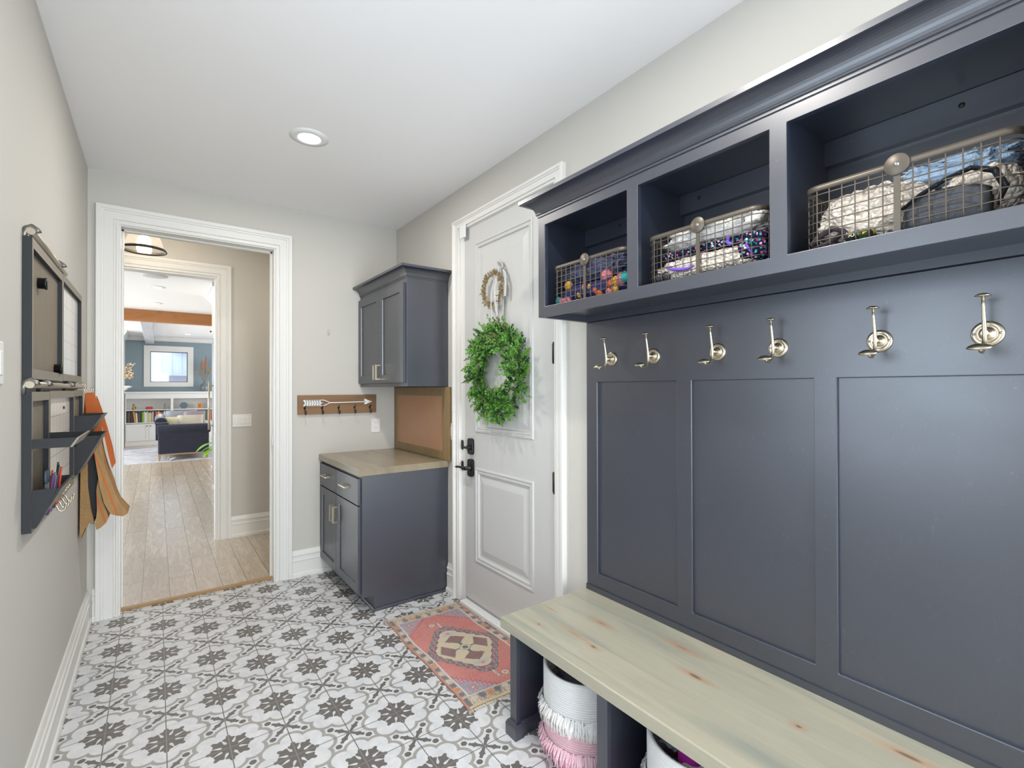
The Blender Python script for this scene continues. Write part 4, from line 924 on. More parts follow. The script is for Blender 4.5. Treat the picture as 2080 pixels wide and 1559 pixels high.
for j in range(NY+1):
    for i in range(NX+1):
        s_, t_ = i/NX, j/NY; rv.append(rp(s_, t_, .0065+.0012*NZ.noise(Vector((s_*5, t_*9, 0)))+R_.uniform(-.0003, .0003)))
rf = [(j*(NX+1)+i, j*(NX+1)+i+1, (j+1)*(NX+1)+i+1, (j+1)*(NX+1)+i) for j in range(NY) for i in range(NX)]
me = bpy.data.meshes.new('rug'); me.from_pydata(rv, [], rf); ca = me.color_attributes.new('weave', 'FLOAT_COLOR', 'CORNER')
buf = []
for j in range(NY):
    for i in range(NX):
        h = R_.random(); n_ = rug_col(((i+.5)/NX-.5)*.5, ((j+.5)/NY-.5)*1.03, h); c = lin(RC[n_]); k = R_.uniform(.86, 1.08)
        buf += [c[0]*k, c[1]*k, c[2]*k, 1]*4
ca.data.foreach_set('color', buf)
g = G('rug_wool'); at = g.n('ShaderNodeAttribute', attribute_name='weave'); g.bump(g.noise(g.co(), 420, 2), .6, .002); g.put(g.b.inputs['Sheen Weight'], .2)
me.materials.append(g.out(g.mix(g.M('MULTIPLY', g.noise(g.co(), 9, 4), .42), at.outputs['Color'], lin((200, 178, 170))), .95, 0, .1)); me.polygons.foreach_set('use_smooth', [True]*len(me.polygons))
rugt = thing('rug', 'small faded red patterned rug with fringe on the tiles in front of the white door', 'rug', (1.5, -.3, 0))
ro = bpy.data.objects.new('pile', me); COL.objects.link(ro); ro.parent = rugt; ro.matrix_parent_inverse = Matrix.Translation(rugt.location).inverted()
mb = MB(); Pc = [rp(0, t_/40, 0)[:2] for t_ in range(41)]+[rp(s_/10, 1, 0)[:2] for s_ in range(1, 11)]+[rp(1, 1-t_/40, 0)[:2] for t_ in range(1, 41)]+[rp(1-s_/10, 0, 0)[:2] for s_ in range(1, 10)]
mb.prism(Pc, lambda p, q, a: (p, q, a), .0006, .0052); mb.build('backing', cloth('rug_backing', (176, 130, 112), (150, 110, 96), 200, .4), rugt)
for e, t_ in ((1, 1.0), (-1, 0.0)):
    mb = MB()
    for k in range(170):
        s_ = (k+R_.random())/170; p_ = Vector(rp(s_, t_, .004)); L_ = R_.uniform(.010, .024); q = p_+Vector((R_.uniform(-.006, .006), e*L_, -.0025)); sd = Vector((.0012, 0, 0))
        mb.add([p_-sd, p_+sd, q+sd, q-sd], [(0, 1, 2, 3)])
    mb.build('fringe', MT['rugfr'], rugt, fix=False)

# ------------------------------------------------------------------ wall organizer on the left wall
FXO = -.146; lm = lambda a, b, d: (FXO+d, a, b)
def org_frame(parent, a0, a1, b0, b1, fw, inner, name='panel', top=None):
    mb = MB(); mb.holed(lm, [a0, a0+fw, a1-fw, a1], [b0, b0+(top or fw), b1-(top or fw), b1], {(1, 1)}, FXO-XL-.002); mb.k = 0
    o = mb.build('frame', ['orgface', 'orgside'], parent)
    for p in o.data.polygons:
        if abs(p.normal.x) < .5: p.material_index = 1
    mb = MB(); mb.box(XL+.003, XL+.009, a0+fw-.003, a1-fw+.003, b0+fw-.003, b1-fw+.003); mb.build(name, inner, parent)
    return o
def rod(label, y0, y1, z, brk, x=-.146):
    t = thing('wall_rail', label, 'rail', (x, y0, z)); rr_ = .011
    mb = MB(); mb.tube([(x, y0, z), (x, y1, z)], rr_, 14); mb.build('tube', 'railmat', t)
    for y in brk:
        mb = MB(); mb.tube([(XL+.001, y, z-.030), (XL+.004, y, z-.004), (XL+.010, y, z+.010), (x, y, z+.0165), (x+.014, y, z+.006), (x+.0165, y, z-.002)], .004, 8, squash=2.2); mb.build('bracket', 'brackm', t)
MT['railmat'] = paint('taupe_metal_tube', (172, 162, 146), .35, .6); MT['brackm'] = paint('bracket_metal', (120, 118, 112), .35, .8)
def hanger(y, z, label=None):
    pass
rod('upper metal rail carrying the two magnetic boards on the left wall', -.475, .235, 1.908, (-.470, .075), x=-.150)
rod('lower metal rail between the upper boards and the calendar board on the left wall', -.485, .86, 1.424, (-.480, -.245, .35), x=-.150)
grid = (lambda g: (lambda br: (g.put(br.inputs['Vector'], g.co(rot=(PI/2, 0, PI/2))), None)[1])(g.n('ShaderNodeTexBrick')))(G('unused'))
def whiteboard(name, cols, rows, base=(232, 230, 226), ink=(150, 148, 146), a0=0, b0=0, da=1, db=1, lw=.02):
    g = G(name); sep = g.n('ShaderNodeSeparateXYZ'); g.t.links.new(g.co(), sep.inputs[0])
    fa = g.M('FRACT', g.M('DIVIDE', g.M('SUBTRACT', sep.outputs[1], a0-10*da), da)); fb = g.M('FRACT', g.M('DIVIDE', g.M('SUBTRACT', sep.outputs[2], b0-10*db), db))
    l = g.M('MAXIMUM', g.M('LESS_THAN', fa, lw), g.M('LESS_THAN', fb, lw*.7)); return g.out(g.mix(l, lin(base), lin(ink)), .25, 0, .5)
bd = thing('magnetic_board', 'framed dusty grey magnetic chalkboard hanging upper left on the left wall', 'board', (FXO, -.16, 1.44))
org_frame(bd, -.478, .150, 1.443, 1.891, .020, 'chalk', 'chalk_surface', .032)
wbd = thing('whiteboard', 'framed white calendar whiteboard with thin grid lines, right of the chalkboard on the left wall', 'whiteboard', (FXO, .47, 1.44))
org_frame(wbd, .154, .790, 1.446, 1.896, .020, whiteboard('whiteboard_grid', 7, 6, a0=.18, b0=1.47, da=.19, db=.078), 'board_surface', .030)
for k, (y, z) in enumerate(((-.285, 1.776), (.060, 1.492))):
    mb = MB(); mb.lathe([(0, 0), (.019, 0), (.019, .018), (.021, .018), (.021, .024), (0, .024)], (XL+.0092, y, z), 'x', 20)
    tag(mb.build('magnet', 'black'), ('round black magnet high on the dusty chalkboard', 'round black magnet at the lower right corner of the dusty chalkboard')[k], 'magnet')
# lower row
lb = thing('shelf_board', 'narrow wall board with small shelf and pen bin, lower left on the left wall', 'board', (FXO, -.32, .96))
org_frame(lb, -.480, -.160, .958, 1.402, .018, 'chalk', 'back_surface', .030)
mb = MB(); sh = [(0, 1.222), (.098, 1.232), (.116, 1.257), (.110, 1.257), (.094, 1.240), (.004, 1.230), (.004, 1.252), (0, 1.252)]
mb.prism([(0, 1.222), (.090, 1.222), (.108, 1.252), (0, 1.252)], lambda p, q, a: (FXO+.0005+p, a, q), -.478, -.472); mb.prism([(0, 1.222), (.090, 1.222), (.108, 1.252), (0, 1.252)], lambda p, q, a: (FXO+.0005+p, a, q), -.168, -.162)
mb.box(FXO+.0005, FXO+.090, -.472, -.168, 1.222, 1.228); mb.prism([(.088, 1.222), (.094, 1.222), (.112, 1.253), (.106, 1.253)], lambda p, q, a: (FXO+p, a, q), -.480, -.160)
o = mb.build('shelf', ['orgside', 'orgface'], lb)
for p in o.data.polygons:
    if p.center.x > FXO+.092: p.material_index = 1
def bin_(parent, y0, y1, zt, zb, dep, name='bin'):
    mb = MB(); x0 = FXO+.0005; T = [(0, zb), (.006, zb), (dep, zt), (0, zt)]
    for a, b in ((y0, y0+.005), (y1-.005, y1)): mb.prism(T, lambda p, q, c: (x0+p, c, q), a, b)
    mb.prism([(.002, zb), (.010, zb), (dep+.010, zt), (dep+.002, zt)], lambda p, q, c: (x0+p, c, q), y0-.001, y1+.001)
    o_ = mb.build(name, ['orgside', 'orgface'], parent)
    for p in o_.data.polygons:
        if p.normal.x > .6: p.material_index = 1
    return o_
bin_(lb, -.478, -.162, 1.092, .972, .058, 'pen_bin')
cb = thing('calendar_board', 'framed white planner board with handwritten grid in the middle of the lower row, left wall', 'calendar', (FXO, .18, .96))
org_frame(cb, -.156, .506, .962, 1.404, .018, whiteboard('planner_grid', 7, 6, (228, 220, 210), (150, 144, 138), -.13, .985, .083, .079, .035), 'planner_surface', .030)
for k, (y, z) in enumerate(((-.105, 1.352), (-.090, 1.338), (-.095, 1.312), (-.060, 1.285), (.30, 1.330))):
    mb = MB(); mb.lathe([(0, 0), (.006, 0), (.006, .004), (0, .004)], (XL+.0092, y, z), 'x', 10); mb.build('pin', 'black', cb)
for k in range(4):
    y = -.09+k*.075; mb = MB(); x0 = FXO+.0005
    mb.tube([(x0, y, .972), (x0+.012, y, .966), (x0+.016, y, .952), (x0+.024, y, .945), (x0+.034, y, .952), (x0+.036, y, .966)], .0035, 8); mb.tube([(x0, y, .976), (x0+.014, y, .99), (x0+.022, y, 1.008)], .0035, 8); mb.ball((x0+.036, y, .968), .005, 8, 6); mb.ball((x0+.022, y, 1.010), .005, 8, 6)
    mb.build('key_hook', 'nickel', cb)
lc = thing('letter_bins', 'narrow wall board with two dark wedge shaped letter bins beside the planner board', 'letter holder', (FXO, .68, .96))
org_frame(lc, .510, .850, .985, 1.406, .018, 'chalk', 'back_surface', .030)
bin_(lc, .512, .848, 1.283, 1.135, .090, 'letter_bin'); bin_(lc, .512, .848, 1.184, 1.000, .090, 'letter_bin')
cols = [((40, 42, 46), .020), ((206, 90, 84), .006), ((70, 60, 100), .007), ((226, 200, 206), .006), ((120, 80, 140), .007), ((230, 98, 60), .007), ((60, 62, 66), .008), ((190, 186, 190), .005), ((214, 70, 60), .006), ((70, 110, 112), .006)]
for k, (c, w_) in enumerate(cols[1:]):
    nm = ('red', 'dark purple', 'pale pink', 'purple', 'orange', 'dark grey', 'silver', 'bright red', 'teal')[k]
    y = -.455+k*.030; mb = MB(); x0 = FXO+.016+.012*(k % 2); mb.tube([(x0, y, 1.0), (x0+.006, y+.006, 1.05), (x0+.012, y+.016, 1.118+.014*((k*7) % 3))], [.004, .004, .0028], 8)
    tag(mb.build('pen', paint('pen_'+nm.replace(' ', '_'), c, .4)), nm+' pen standing in the pen bin of the organizer', 'pen', 'pens in the wall bin')
sc = thing('scissors', 'dark handled scissors standing in the pen bin of the wall organizer', 'scissors', (FXO+.03, -.42, 1.02))
for y, dy in ((-.450, -.010), (-.425, .008)):
    mb = MB(); mb.tube([(FXO+.030, y+dy+.009*math.cos(a), 1.128+.020*math.sin(a)) for a in [2*PI*i/16 for i in range(16)]], .0035, 7, closed=True); mb.tube([(FXO+.030, y+dy, 1.108), (FXO+.026, -.437, 1.06), (FXO+.018, -.437, 1.01)], [.004, .003, .003], 6); mb.build('handle', paint('scissor_grip', (60, 72, 84), .4), sc)
# shopping bag
MT['jute'] = (lambda g: (lambda sp: (g.t.links.new(g.co(), sp.inputs[0]), g.bump(g.noise(g.co((1, 1, .3)), 26, 4, .6, 1.0), .8, .012), g.out(g.mix(g.M('MULTIPLY', g.M('LESS_THAN', g.M('ABSOLUTE', g.M('SUBTRACT', g.M('FRACT', g.M('DIVIDE', g.M('ADD', g.M('SUBTRACT', sp.outputs[0], g.M('MULTIPLY', sp.outputs[2], -.28)), g.M('MULTIPLY', sp.outputs[1], .4)), .052)), .5)), .10), .85), g.mix(g.noise(g.co(), 12, 3), lin((186, 150, 104)), lin((158, 128, 88))), lin((198, 112, 70))), .85, 0, .2))[-1])(g.n('ShaderNodeSeparateXYZ')))(G('striped_jute'))
MT['jutep'] = cloth('tan_jute', (172, 138, 94), (140, 112, 78), 120, .5); MT['orange'] = cloth('orange_webbing', (206, 116, 66), (184, 98, 54), 260, .4, fold=10)
bg_ = thing('tote_bag', 'folded tan shopping bag with orange stripes and handles hanging beside the letter bins', 'bag', (-.12, 1.0, 1.42))
def sheet(name, mat, prof, y0, y1, th=.004, parent=bg_, taper=0.0, jit=.006, seed=0):
    """folded cloth: profile (x,z) in section, extruded along y"""
    n_ = 14; vs = []; fs = []; m_ = len(prof)
    for i in range(n_+1):
        y = y0+(y1-y0)*i/n_
        for j, (x, z) in enumerate(prof):
            k = NZ.noise(Vector((i*.35+seed, j*.8, seed))); vs.append((x+jit*k, y+taper*(j/m_)*(i/n_-.5), z+jit*.6*NZ.noise(Vector((i*.5, j*.6, seed+9)))))
    for i in range(n_):
        for j in range(m_): fs.append((i*m_+j, i*m_+(j+1) % m_, (i+1)*m_+(j+1) % m_, (i+1)*m_+j))
    mb_ = MB(); mb_.add(vs, fs, True); mb_.add(vs[:m_], [tuple(range(m_))]); mb_.add(vs[-m_:], [tuple(range(m_))]); return mb_.build(name, mat, parent)
sheet('front_fold', 'jute', [(-.112, 1.16), (-.082, 1.12), (-.070, 1.05), (-.052, .97), (-.034, .90), (-.016, .83), (.002, .780), (.030, .735), (.040, .722), (.036, .712), (.018, .703), (-.006, .708), (-.030, .722), (-.048, .745), (-.062, .79), (-.080, .88), (-.092, .97), (-.102, 1.06), (-.110, 1.13)], .88, 1.08, seed=1)
sheet('lower_fold', 'jute', [(-.088, .92), (-.070, .80), (-.050, .735), (-.046, .700), (-.056, .672), (-.076, .652), (-.094, .643), (-.099, .665), (-.094, .75), (-.094, .86)], .90, 1.09, seed=3)
sheet('back_fold', 'jutep', [(-.152, 1.17), (-.138, 1.12), (-.132, 1.0), (-.128, .88), (-.118, .76), (-.104, .690), (-.106, .676), (-.126, .690), (-.140, .655), (-.156, .608), (-.161, .618), (-.159, .80), (-.157, .98), (-.156, 1.15)], .88, 1.10, seed=5)
sheet('slit_shade', 'orgside', [(-.150, 1.10), (-.100, 1.08), (-.092, .90), (-.090, .72), (-.110, .70), (-.135, .82)], .94, 1.06, seed=8)  # dark fill painted in as the shade of the slit between the folds
for k, (pr_, y0, y1) in enumerate((([(-.140, 1.392), (-.108, 1.388), (-.088, 1.32), (-.078, 1.22), (-.072, 1.13), (-.118, 1.13), (-.134, 1.24), (-.142, 1.34)], .90, .96), ([(-.150, 1.385), (-.156, 1.28), (-.150, 1.15), (-.134, 1.15), (-.138, 1.28), (-.140, 1.385)], .99, 1.03), ([(-.104, 1.372), (-.084, 1.30), (-.060, 1.20), (-.036, 1.08), (-.022, .99), (-.036, .96), (-.052, 1.04), (-.072, 1.16), (-.092, 1.28)], 1.00, 1.05))):
    sheet('handle', 'orange', pr_, y0, y1, seed=k+11, jit=.003)
mb = MB()
for y in (.93, 1.02):
    mb.tube([(XL+.002, y, 1.440), (XL+.012, y, 1.452), (XL+.018, y, 1.42), (XL+.026, y, 1.392), (XL+.040, y, 1.386), (XL+.052, y, 1.400), (XL+.050, y, 1.420)], .003, 8)
tag(mb.build('wall_hook', 'nickel'), 'small wire wall hook from which the tan bag hangs', 'hook')

# ------------------------------------------------------------------ living room beyond
for k, (loc, lb_) in enumerate((((.166, 5.373, ZC), 'nearest of the round recessed lights in the far room ceiling, below the speaker'), ((.148, 6.886, ZC), 'second recessed light in the far room, just before the orange beam'), ((.774, 11.748, ZC), 'recessed light behind the orange beam, near the blue wall'))):
    recessed(loc, lb_, group='recessed lights in the far room')
mb = MB(); mb.lathe([(.125, -.0005), (.125, -.006), (.118, -.009), (0, -.009)], (.150, 4.605, ZC), n=40)
tag(mb.build('ceiling_speaker', paint('speaker_grille', (206, 206, 206), .7)), 'round light grey speaker grille in the far room ceiling', 'speaker')
mb = MB(); mb.box(-4.1, 4.7, 7.78, 7.96, 2.570, ZC-.0005); tag(mb.build('cross_beam', 'beam', bevel=.006), 'orange brown cedar beam across the far room ceiling', 'beam')
mb = MB(); mb.box(-.062, .116, 7.962, YF-.001, 2.580, ZC-.0005); tag(mb.build('ceiling_beam', 'greybeam', bevel=.006), 'whitewashed ceiling beam running to the blue wall above the window', 'beam')
mb = MB(); mb.prism([(0, ZC-.001), (.09, ZC-.001), (.085, ZC-.02), (.03, ZC-.09), (0, ZC-.10)], lambda p, q, a: (a, YF-.0005-p, q), .118, 4.69); struct(mb.build('trim_12', 'trim'))
mb = MB(); mb.prism([(0, ZC-.001), (.09, ZC-.001), (.085, ZC-.02), (.03, ZC-.09), (0, ZC-.10)], lambda p, q, a: (a, YF-.0005-p, q), -4.09, -.064); struct(mb.build('trim_13', 'trim'))
# window in the blue wall
mb = MB(); wm = lambda a, b, d: (a, YF-.001-d, b)
mb.holed(lambda a, b, d: (a, YF-.022-d, b), [-.094, WX0+.02, WX1-.02, .955], [1.481, WZ0+.02, WZ1-.02, 2.541], {(1, 1)}, .021); struct(mb.build('trim_14', 'trim', bevel=.004))
mb = MB(); mb.holed(lambda a, b, d: (a, YF+.05-d, b), [WX0+.001, WX0+.035, WX1-.035, WX1-.001], [WZ0+.001, WZ0+.035, WZ1-.035, WZ1-.001], {(1, 1)}, .04)
struct(mb.build('window_1', paint('window_frame_grey', (96, 108, 120), .5)))
mb = MB(); mb.box(WX0+.034, WX1-.034, YF+.062, YF+.066, WZ0+.034, WZ1-.034); struct(mb.build('window_1_pane', 'glass'))
# neighbour house seen through it
nh = thing('neighbour_house', 'pale board and batten house seen through the far window', 'house', (1, 17, 0))
MT['siding'] = paint('pale_siding', (216, 226, 238), .7)
mb = MB(); mb.box(-4, 5, 17, 17.3, 0, 6); mb.build('wall', 'siding', nh)
mb = MB()
for k in range(34): mb.box(-3.9+k*.26, -3.86+k*.26, 16.97, 17.0, 0, 6)
o_ = mb.build('battens', 'siding', nh); o_['kind'] = 'stuff'
mb = MB(); mb.box(.62, 5, 16.4, 17.0, 2.62, 2.74); mb.build('eave', 'white', nh)
mb = MB(); mb.prism([(16.2, 1.60), (16.97, 1.86), (16.97, 1.80), (16.2, 1.54)], lambda p, q, a: (a, p, q), .42, 5); mb.build('porch_roof', paint('grey_shingles', (150, 150, 162), .9, bump=.5, bscale=20, vary=.3), nh)
mb = MB(); mb.box(.45, 5, 16.2, 16.26, 1.44, 1.56); mb.build('fascia', 'white', nh)
# built-in bookcase
bk = thing('bookcase', 'long low white built in bookcase with cupboards below the far window', 'bookcase', (.9, 12.95, 0)); by = 12.803; bx0_, bx1_ = -.450, 3.2
mb = MB(); cols_ = [-.430, .459, .511, 1.40, 1.452, 2.341, 2.393, 3.16]
mb.holed(lambda a, b, d: (a, by-d, b), [bx0_]+cols_+[bx1_], [.013, .135, .560, .583, .583001, 1.180, 1.310], {(1, 1), (3, 1), (5, 1), (7, 1), (1, 4), (3, 4), (5, 4), (7, 4), (1, 3), (3, 3), (5, 3), (7, 3)}, .02)
mb.build('face_frame', 'trim', bk)
mb = MB(); mb.box(bx0_, bx1_, YF-.012, YF-.001, .013, 1.310)
for x in (bx0_, .476, 1.417, 2.358, bx1_-.02): mb.box(x, x+.02, by+.02, YF-.012, .013, 1.310)
for i_ in range(0, 8, 2): mb.box(cols_[i_]+(0 if i_ else 0), cols_[i_+1], by+.02, YF-.012, .562, .582)
mb.build('carcass', 'trim', bk)
for i_ in range(0, 8, 2):
    mb = MB(); mb.box(cols_[i_]-.006, cols_[i_+1]+.006, by+.012, YF-.013, .885, .905); mb.build('shelf', 'trim', bk)
mb = MB(); mb.box(bx0_-.02, bx1_, by-.03, YF-.001, 1.311, 1.354); mb.build('top', 'trim', bk, bevel=.004)
dm_ = lambda a, b, d: (a, by-.018-d, b)
for i_ in range(0, 8, 2):
    a0, a1 = cols_[i_], cols_[i_+1]; mid = (a0+a1)/2
    for p0, p1, kx in ((a0-.004, mid-.002, mid-.035), (mid+.002, a1+.004, mid+.035)):
        mb = MB(); mb.relief(dm_, p0, p1, .130, .548, [(0, 0), (.055, 0), (.057, -.008)], .017); d_ = mb.build('cupboard_door', 'trim', bk)
        mb = MB(); mb.lathe([(.005, 0), (.005, -.012), (.013, -.016), (.013, -.022), (0, -.026)], (kx, by-.0185, .495), 'y', 12); mb.build('knob', 'iron', d_)
# books
bc_ = [('dark grey', (56, 56, 58)), ('brown', (96, 84, 72)), ('black', (34, 34, 36)), ('charcoal', (66, 64, 60)), ('orange', (214, 140, 80)), ('cream', (214, 208, 190)), ('dark brown', (62, 48, 42)), ('olive', (98, 92, 66)), ('black and tan', (70, 58, 48)), ('green', (120, 172, 60)), ('pale green', (190, 206, 150)), ('white', (226, 226, 226)), ('light grey', (188, 190, 194)), ('yellow grey', (198, 190, 130)), ('white grey', (206, 206, 210)), ('gold', (206, 160, 70)), ('pale blue', (170, 180, 196)), ('navy', (46, 50, 66)), ('red', (206, 74, 60)), ('tomato', (220, 98, 74)), ('mustard', (214, 190, 96)), ('sand', (198, 178, 150)), ('rust', (168, 100, 80)), ('grey', (150, 150, 152)), ('ivory', (224, 220, 208)), ('silver', (196, 198, 200)), ('peach', (222, 186, 170)), ('pale pink', (220, 200, 204))]
ordn = ['first', 'second', 'third', 'fourth', 'fifth', 'sixth', 'seventh', 'eighth', 'ninth', 'tenth', 'eleventh', 'twelfth', 'thirteenth', 'fourteenth', 'fifteenth', 'sixteenth', 'seventeenth', 'eighteenth', 'nineteenth', 'twentieth']+['twenty-'+q for q in ('first', 'second', 'third', 'fourth', 'fifth', 'sixth', 'seventh', 'eighth', 'ninth')]
x = -.420
for k, (nm, c) in enumerate(bc_):
    w_ = (.026, .034, .022, .030)[k % 4] if k != 4 else .034; h_ = (.27, .26, .28, .255, .275, .24, .25, .235)[k % 8]
    lean = .12 if nm == 'orange' else (.07 if 5 <= k <= 7 else 0)
    x += .034 if nm == 'orange' else 0
    mb = MB(); z0 = .5835; y0_ = by+.04
    mb.prism([(x, z0), (x+w_, z0+(.0 if not lean else w_*lean*0)), (x+w_-h_*lean, z0+h_), (x-h_*lean, z0+h_)], lambda p, q, a: (p, a, q), y0_, y0_+.18)
    tag(mb.build('book', paint('book_'+nm.replace(' ', '_'), c, .6)), nm+' book, '+ordn[k]+' from the left on the lower left shelf of the bookcase', 'book', 'books on the left shelf of the bookcase')
    x += w_+.0008
for k, (nm, c, xx, w_, h_) in enumerate((('grey', (150, 150, 154), .53, .03, .26), ('dark', (60, 60, 66), .565, .04, .28), ('maroon', (150, 60, 80), .78, .20, .05), ('teal', (70, 110, 110), 1.19, .03, .24), ('olive green', (96, 110, 70), 1.225, .03, .25), ('rust red', (190, 80, 60), 1.26, .035, .26), ('bright orange', (226, 110, 60), 1.30, .035, .27))):
    mb = MB(); zz = .5835 if k != 2 else .76; mb.box(xx, xx+w_, by+.04, by+.20, .5835, .5835+h_+(0 if k != 2 else .22))
    tag(mb.build('book', paint('book_r_'+nm.replace(' ', '_'), c, .6)), nm+' book on the right shelf of the bookcase behind the sofa cushions', 'book', 'books on the right shelf of the bookcase')
# shelf ornaments
oy = 12.93
mb = MB(); mb.lathe([(0, 0), (.032, 0), (.034, .02), (.026, .05), (.012, .075), (.026, .10), (.020, .135), (.006, .15), (0, .152)], (-.290, oy, .9055), n=18); mb.tube([(-.275, oy, .955), (-.250, oy, .985), (-.238, oy, .965), (-.255, oy, .935)], .010, 8)
tag(mb.build('figurine', paint('brass_gold', (168, 142, 78), .35, .8)), 'small brass figurine at the left of the upper bookcase shelf', 'figurine')
mb = MB(); mb.prism(rrect(.074, .034, .012), lambda p, q, a: (.018+p, a, .9405+q), oy-.03, oy+.03); tag(mb.build('decor_box', paint('red_lacquer', (192, 72, 66), .5), bevel=.003), 'low red box on the upper left bookcase shelf', 'box')
mb = MB(); mb.lathe([(0, 0), (.026, 0), (.028, .012), (.024, .035), (.010, .055), (.014, .075), (.022, .09), (.016, .115), (.006, .135), (.010, .15), (0, .158)], (.335, oy, .9055), n=18); tag(mb.build('figurine', paint('grey_green_ceramic', (150, 160, 148), .5)), 'small grey green figurine beside the bookcase divider', 'figurine')
mb = MB(); mb.prism([(.045, -.083), (.094, 0), (.045, .083), (-.045, .083), (-.094, 0), (-.045, -.083)], lambda p, q, a: (.738+p, a, .989+q), oy-.03, oy+.03); tag(mb.build('hexagon_vase', paint('slate_ceramic', (96, 116, 128), .45), bevel=.006), 'slate blue hexagonal vase on the upper right bookcase shelf', 'vase')
pf = thing('picture_frame', 'small orange picture frame with a dark centre on the upper right bookcase shelf', 'picture frame', (1.084, oy, .9055))
mb = MB(); mb.holed(lambda a, b, d: (a, oy-d, b), [1.036, 1.058, 1.112, 1.134], [.906, .93, 1.02, 1.046], {(1, 1)}, .02); mb.build('frame', paint('orange_wood', (208, 146, 96), .5), pf)
mb = MB(); mb.box(1.057, 1.113, oy+.006, oy+.012, .929, 1.021); mb.build('print', speckle('dark_print', (206, 120, 70), [(70, 40, 30), (90, 50, 36)], 14, .5), pf)
# vase with dried grasses
vs_ = thing('vase', 'round grey glass vase with dried grasses and pampas on top of the bookcase', 'vase', (1.188, 12.93, 1.3545))
mb = MB(); mb.lathe([(0, 0), (.075, 0), (.090, .02), (.094, .10), (.088, .165), (.06, .195), (.042, .205), (.040, .228), (.046, .235), (.036, .23), (.036, .2), (.05, .19)], (1.188, 12.93, 1.3545), n=28); mb.build('jar', paint('smoky_glass', (132, 142, 146), .15, .1, vary=.4, bscale=14), vs_)
mb = MB(); st_ = [(-.12, .42, 0), (-.10, .34, 0), (-.05, .50, 0), (.02, .38, 0), (.06, .46, 0), (.12, .44, 0), (.15, .52, 0), (.10, .34, 0), (-.02, .40, 0), (.04, .42, 0), (.13, .38, 0), (-.14, .36, 0)]
for dx, hz, _ in st_:
    tip = Vector((1.188+dx, 12.93+R_.uniform(-.04, .04), 1.58+hz*.8)); mb.k = 0; mb.tube([(1.188, 12.93, 1.57), (1.188+dx*.4, 12.93, 1.60+hz*.3), tip], .0025, 5)
    mb.k = 1
    for q in range(16): mb.ball(tip+Vector((R_.gauss(0, .022), R_.gauss(0, .02), R_.gauss(-.02, .03))), R_.uniform(.005, .010), 6, 4)
mb.build('dried_flowers', ['twig', 'dried'], vs_)
for dx, h0_, h1_ in ((-.055, 2.04, 2.20), (.035, 2.06, 2.32)):
    mb = MB(); mb.tube([(1.188, 12.93, 1.57), (1.188+dx*.7, 12.93, 1.85), (1.188+dx, 12.93, h0_-.04), (1.188+dx, 12.93, h0_+.06), (1.188+dx+.004, 12.93, h1_)], [.003, .003, .028, .034, .006], 8); mb.build('pampas_plume', cloth('pampas', (182, 134, 112), (158, 112, 92), 60, .8), vs_)
# chimney breast and mantel at the left
mb = MB(); mb.box(-4.0, -.463, 11.75, YF-.001, .013, ZC-.001); struct(mb.build('wall_chimney', 'trim'))
fp = thing('mantel', 'white fireplace mantel shelf at the left of the far room', 'mantel', (-1.2, 11.9, 1.38))
mb = MB(); mb.sweep([(0, 1.385), (.02, 1.385), (.05, 1.405), (.085, 1.440), (.135, 1.468), (.150, 1.470), (.150, 1.492), (0, 1.492)], lambda o, z: [(-.4625+o, YF-.3, z), (-.4625+o, 11.7495-o, z), (-3.0, 11.7495-o, z)]); mb.build('shelf', 'trim', fp)
mb = MB(); mb.box(-.60, -.455, 11.70, 11.749, .013, 1.38); mb.build('pilaster', 'trim', fp, bevel=.004)
mb = MB(); mb.sweep([(0, ZC-.002), (.09, ZC-.002), (.085, ZC-.03), (.03, ZC-.12), (0, ZC-.13)], lambda o, z: [(-.4625+o, YF-.1, z), (-.4625+o, 11.7495-o, z), (-3.9, 11.7495-o, z)]); struct(mb.build('trim_15', 'trim'))
br = thing('dried_branch', 'cream and orange dried leaf branches at the left in front of the blue wall', 'dried plant', (-.62, 11.66, 1.493))
mb = MB(); mb.lathe([(0, 0), (.05, 0), (.07, .06), (.05, .13), (.03, .15)], (-.62, 11.68, 1.4925), n=16); mb.build('pot', 'white', br)
mb = MB()
for q in range(230):
    t_ = R_.uniform(.1, 1); a_ = R_.uniform(0, 1); bx_ = -.62+t_*.33+R_.gauss(0, .03); bz_ = 1.64+t_*(.06+.36*a_*a_)+R_.gauss(0, .025)
    mb.k = 0 if R_.random() < .6 else 1; mb.leaf((bx_, 11.66+R_.gauss(0, .03), bz_), (R_.uniform(.0, 1), R_.uniform(-1, .3), R_.uniform(-.3, 1)), (R_.random(), -1, R_.random()), R_.uniform(.03, .055), .014)
for q in range(7): mb.k = 2; mb.tube([(-.62, 11.68, 1.63), (-.50, 11.66, 1.68+q*.02), (-.34, 11.66, 1.70+q*.055)], .003, 5)
mb.build('leaves', [paint('cream_leaf', (228, 206, 170), .7), paint('peach_leaf', (222, 176, 128), .7), 'twig'], br, fix=False)
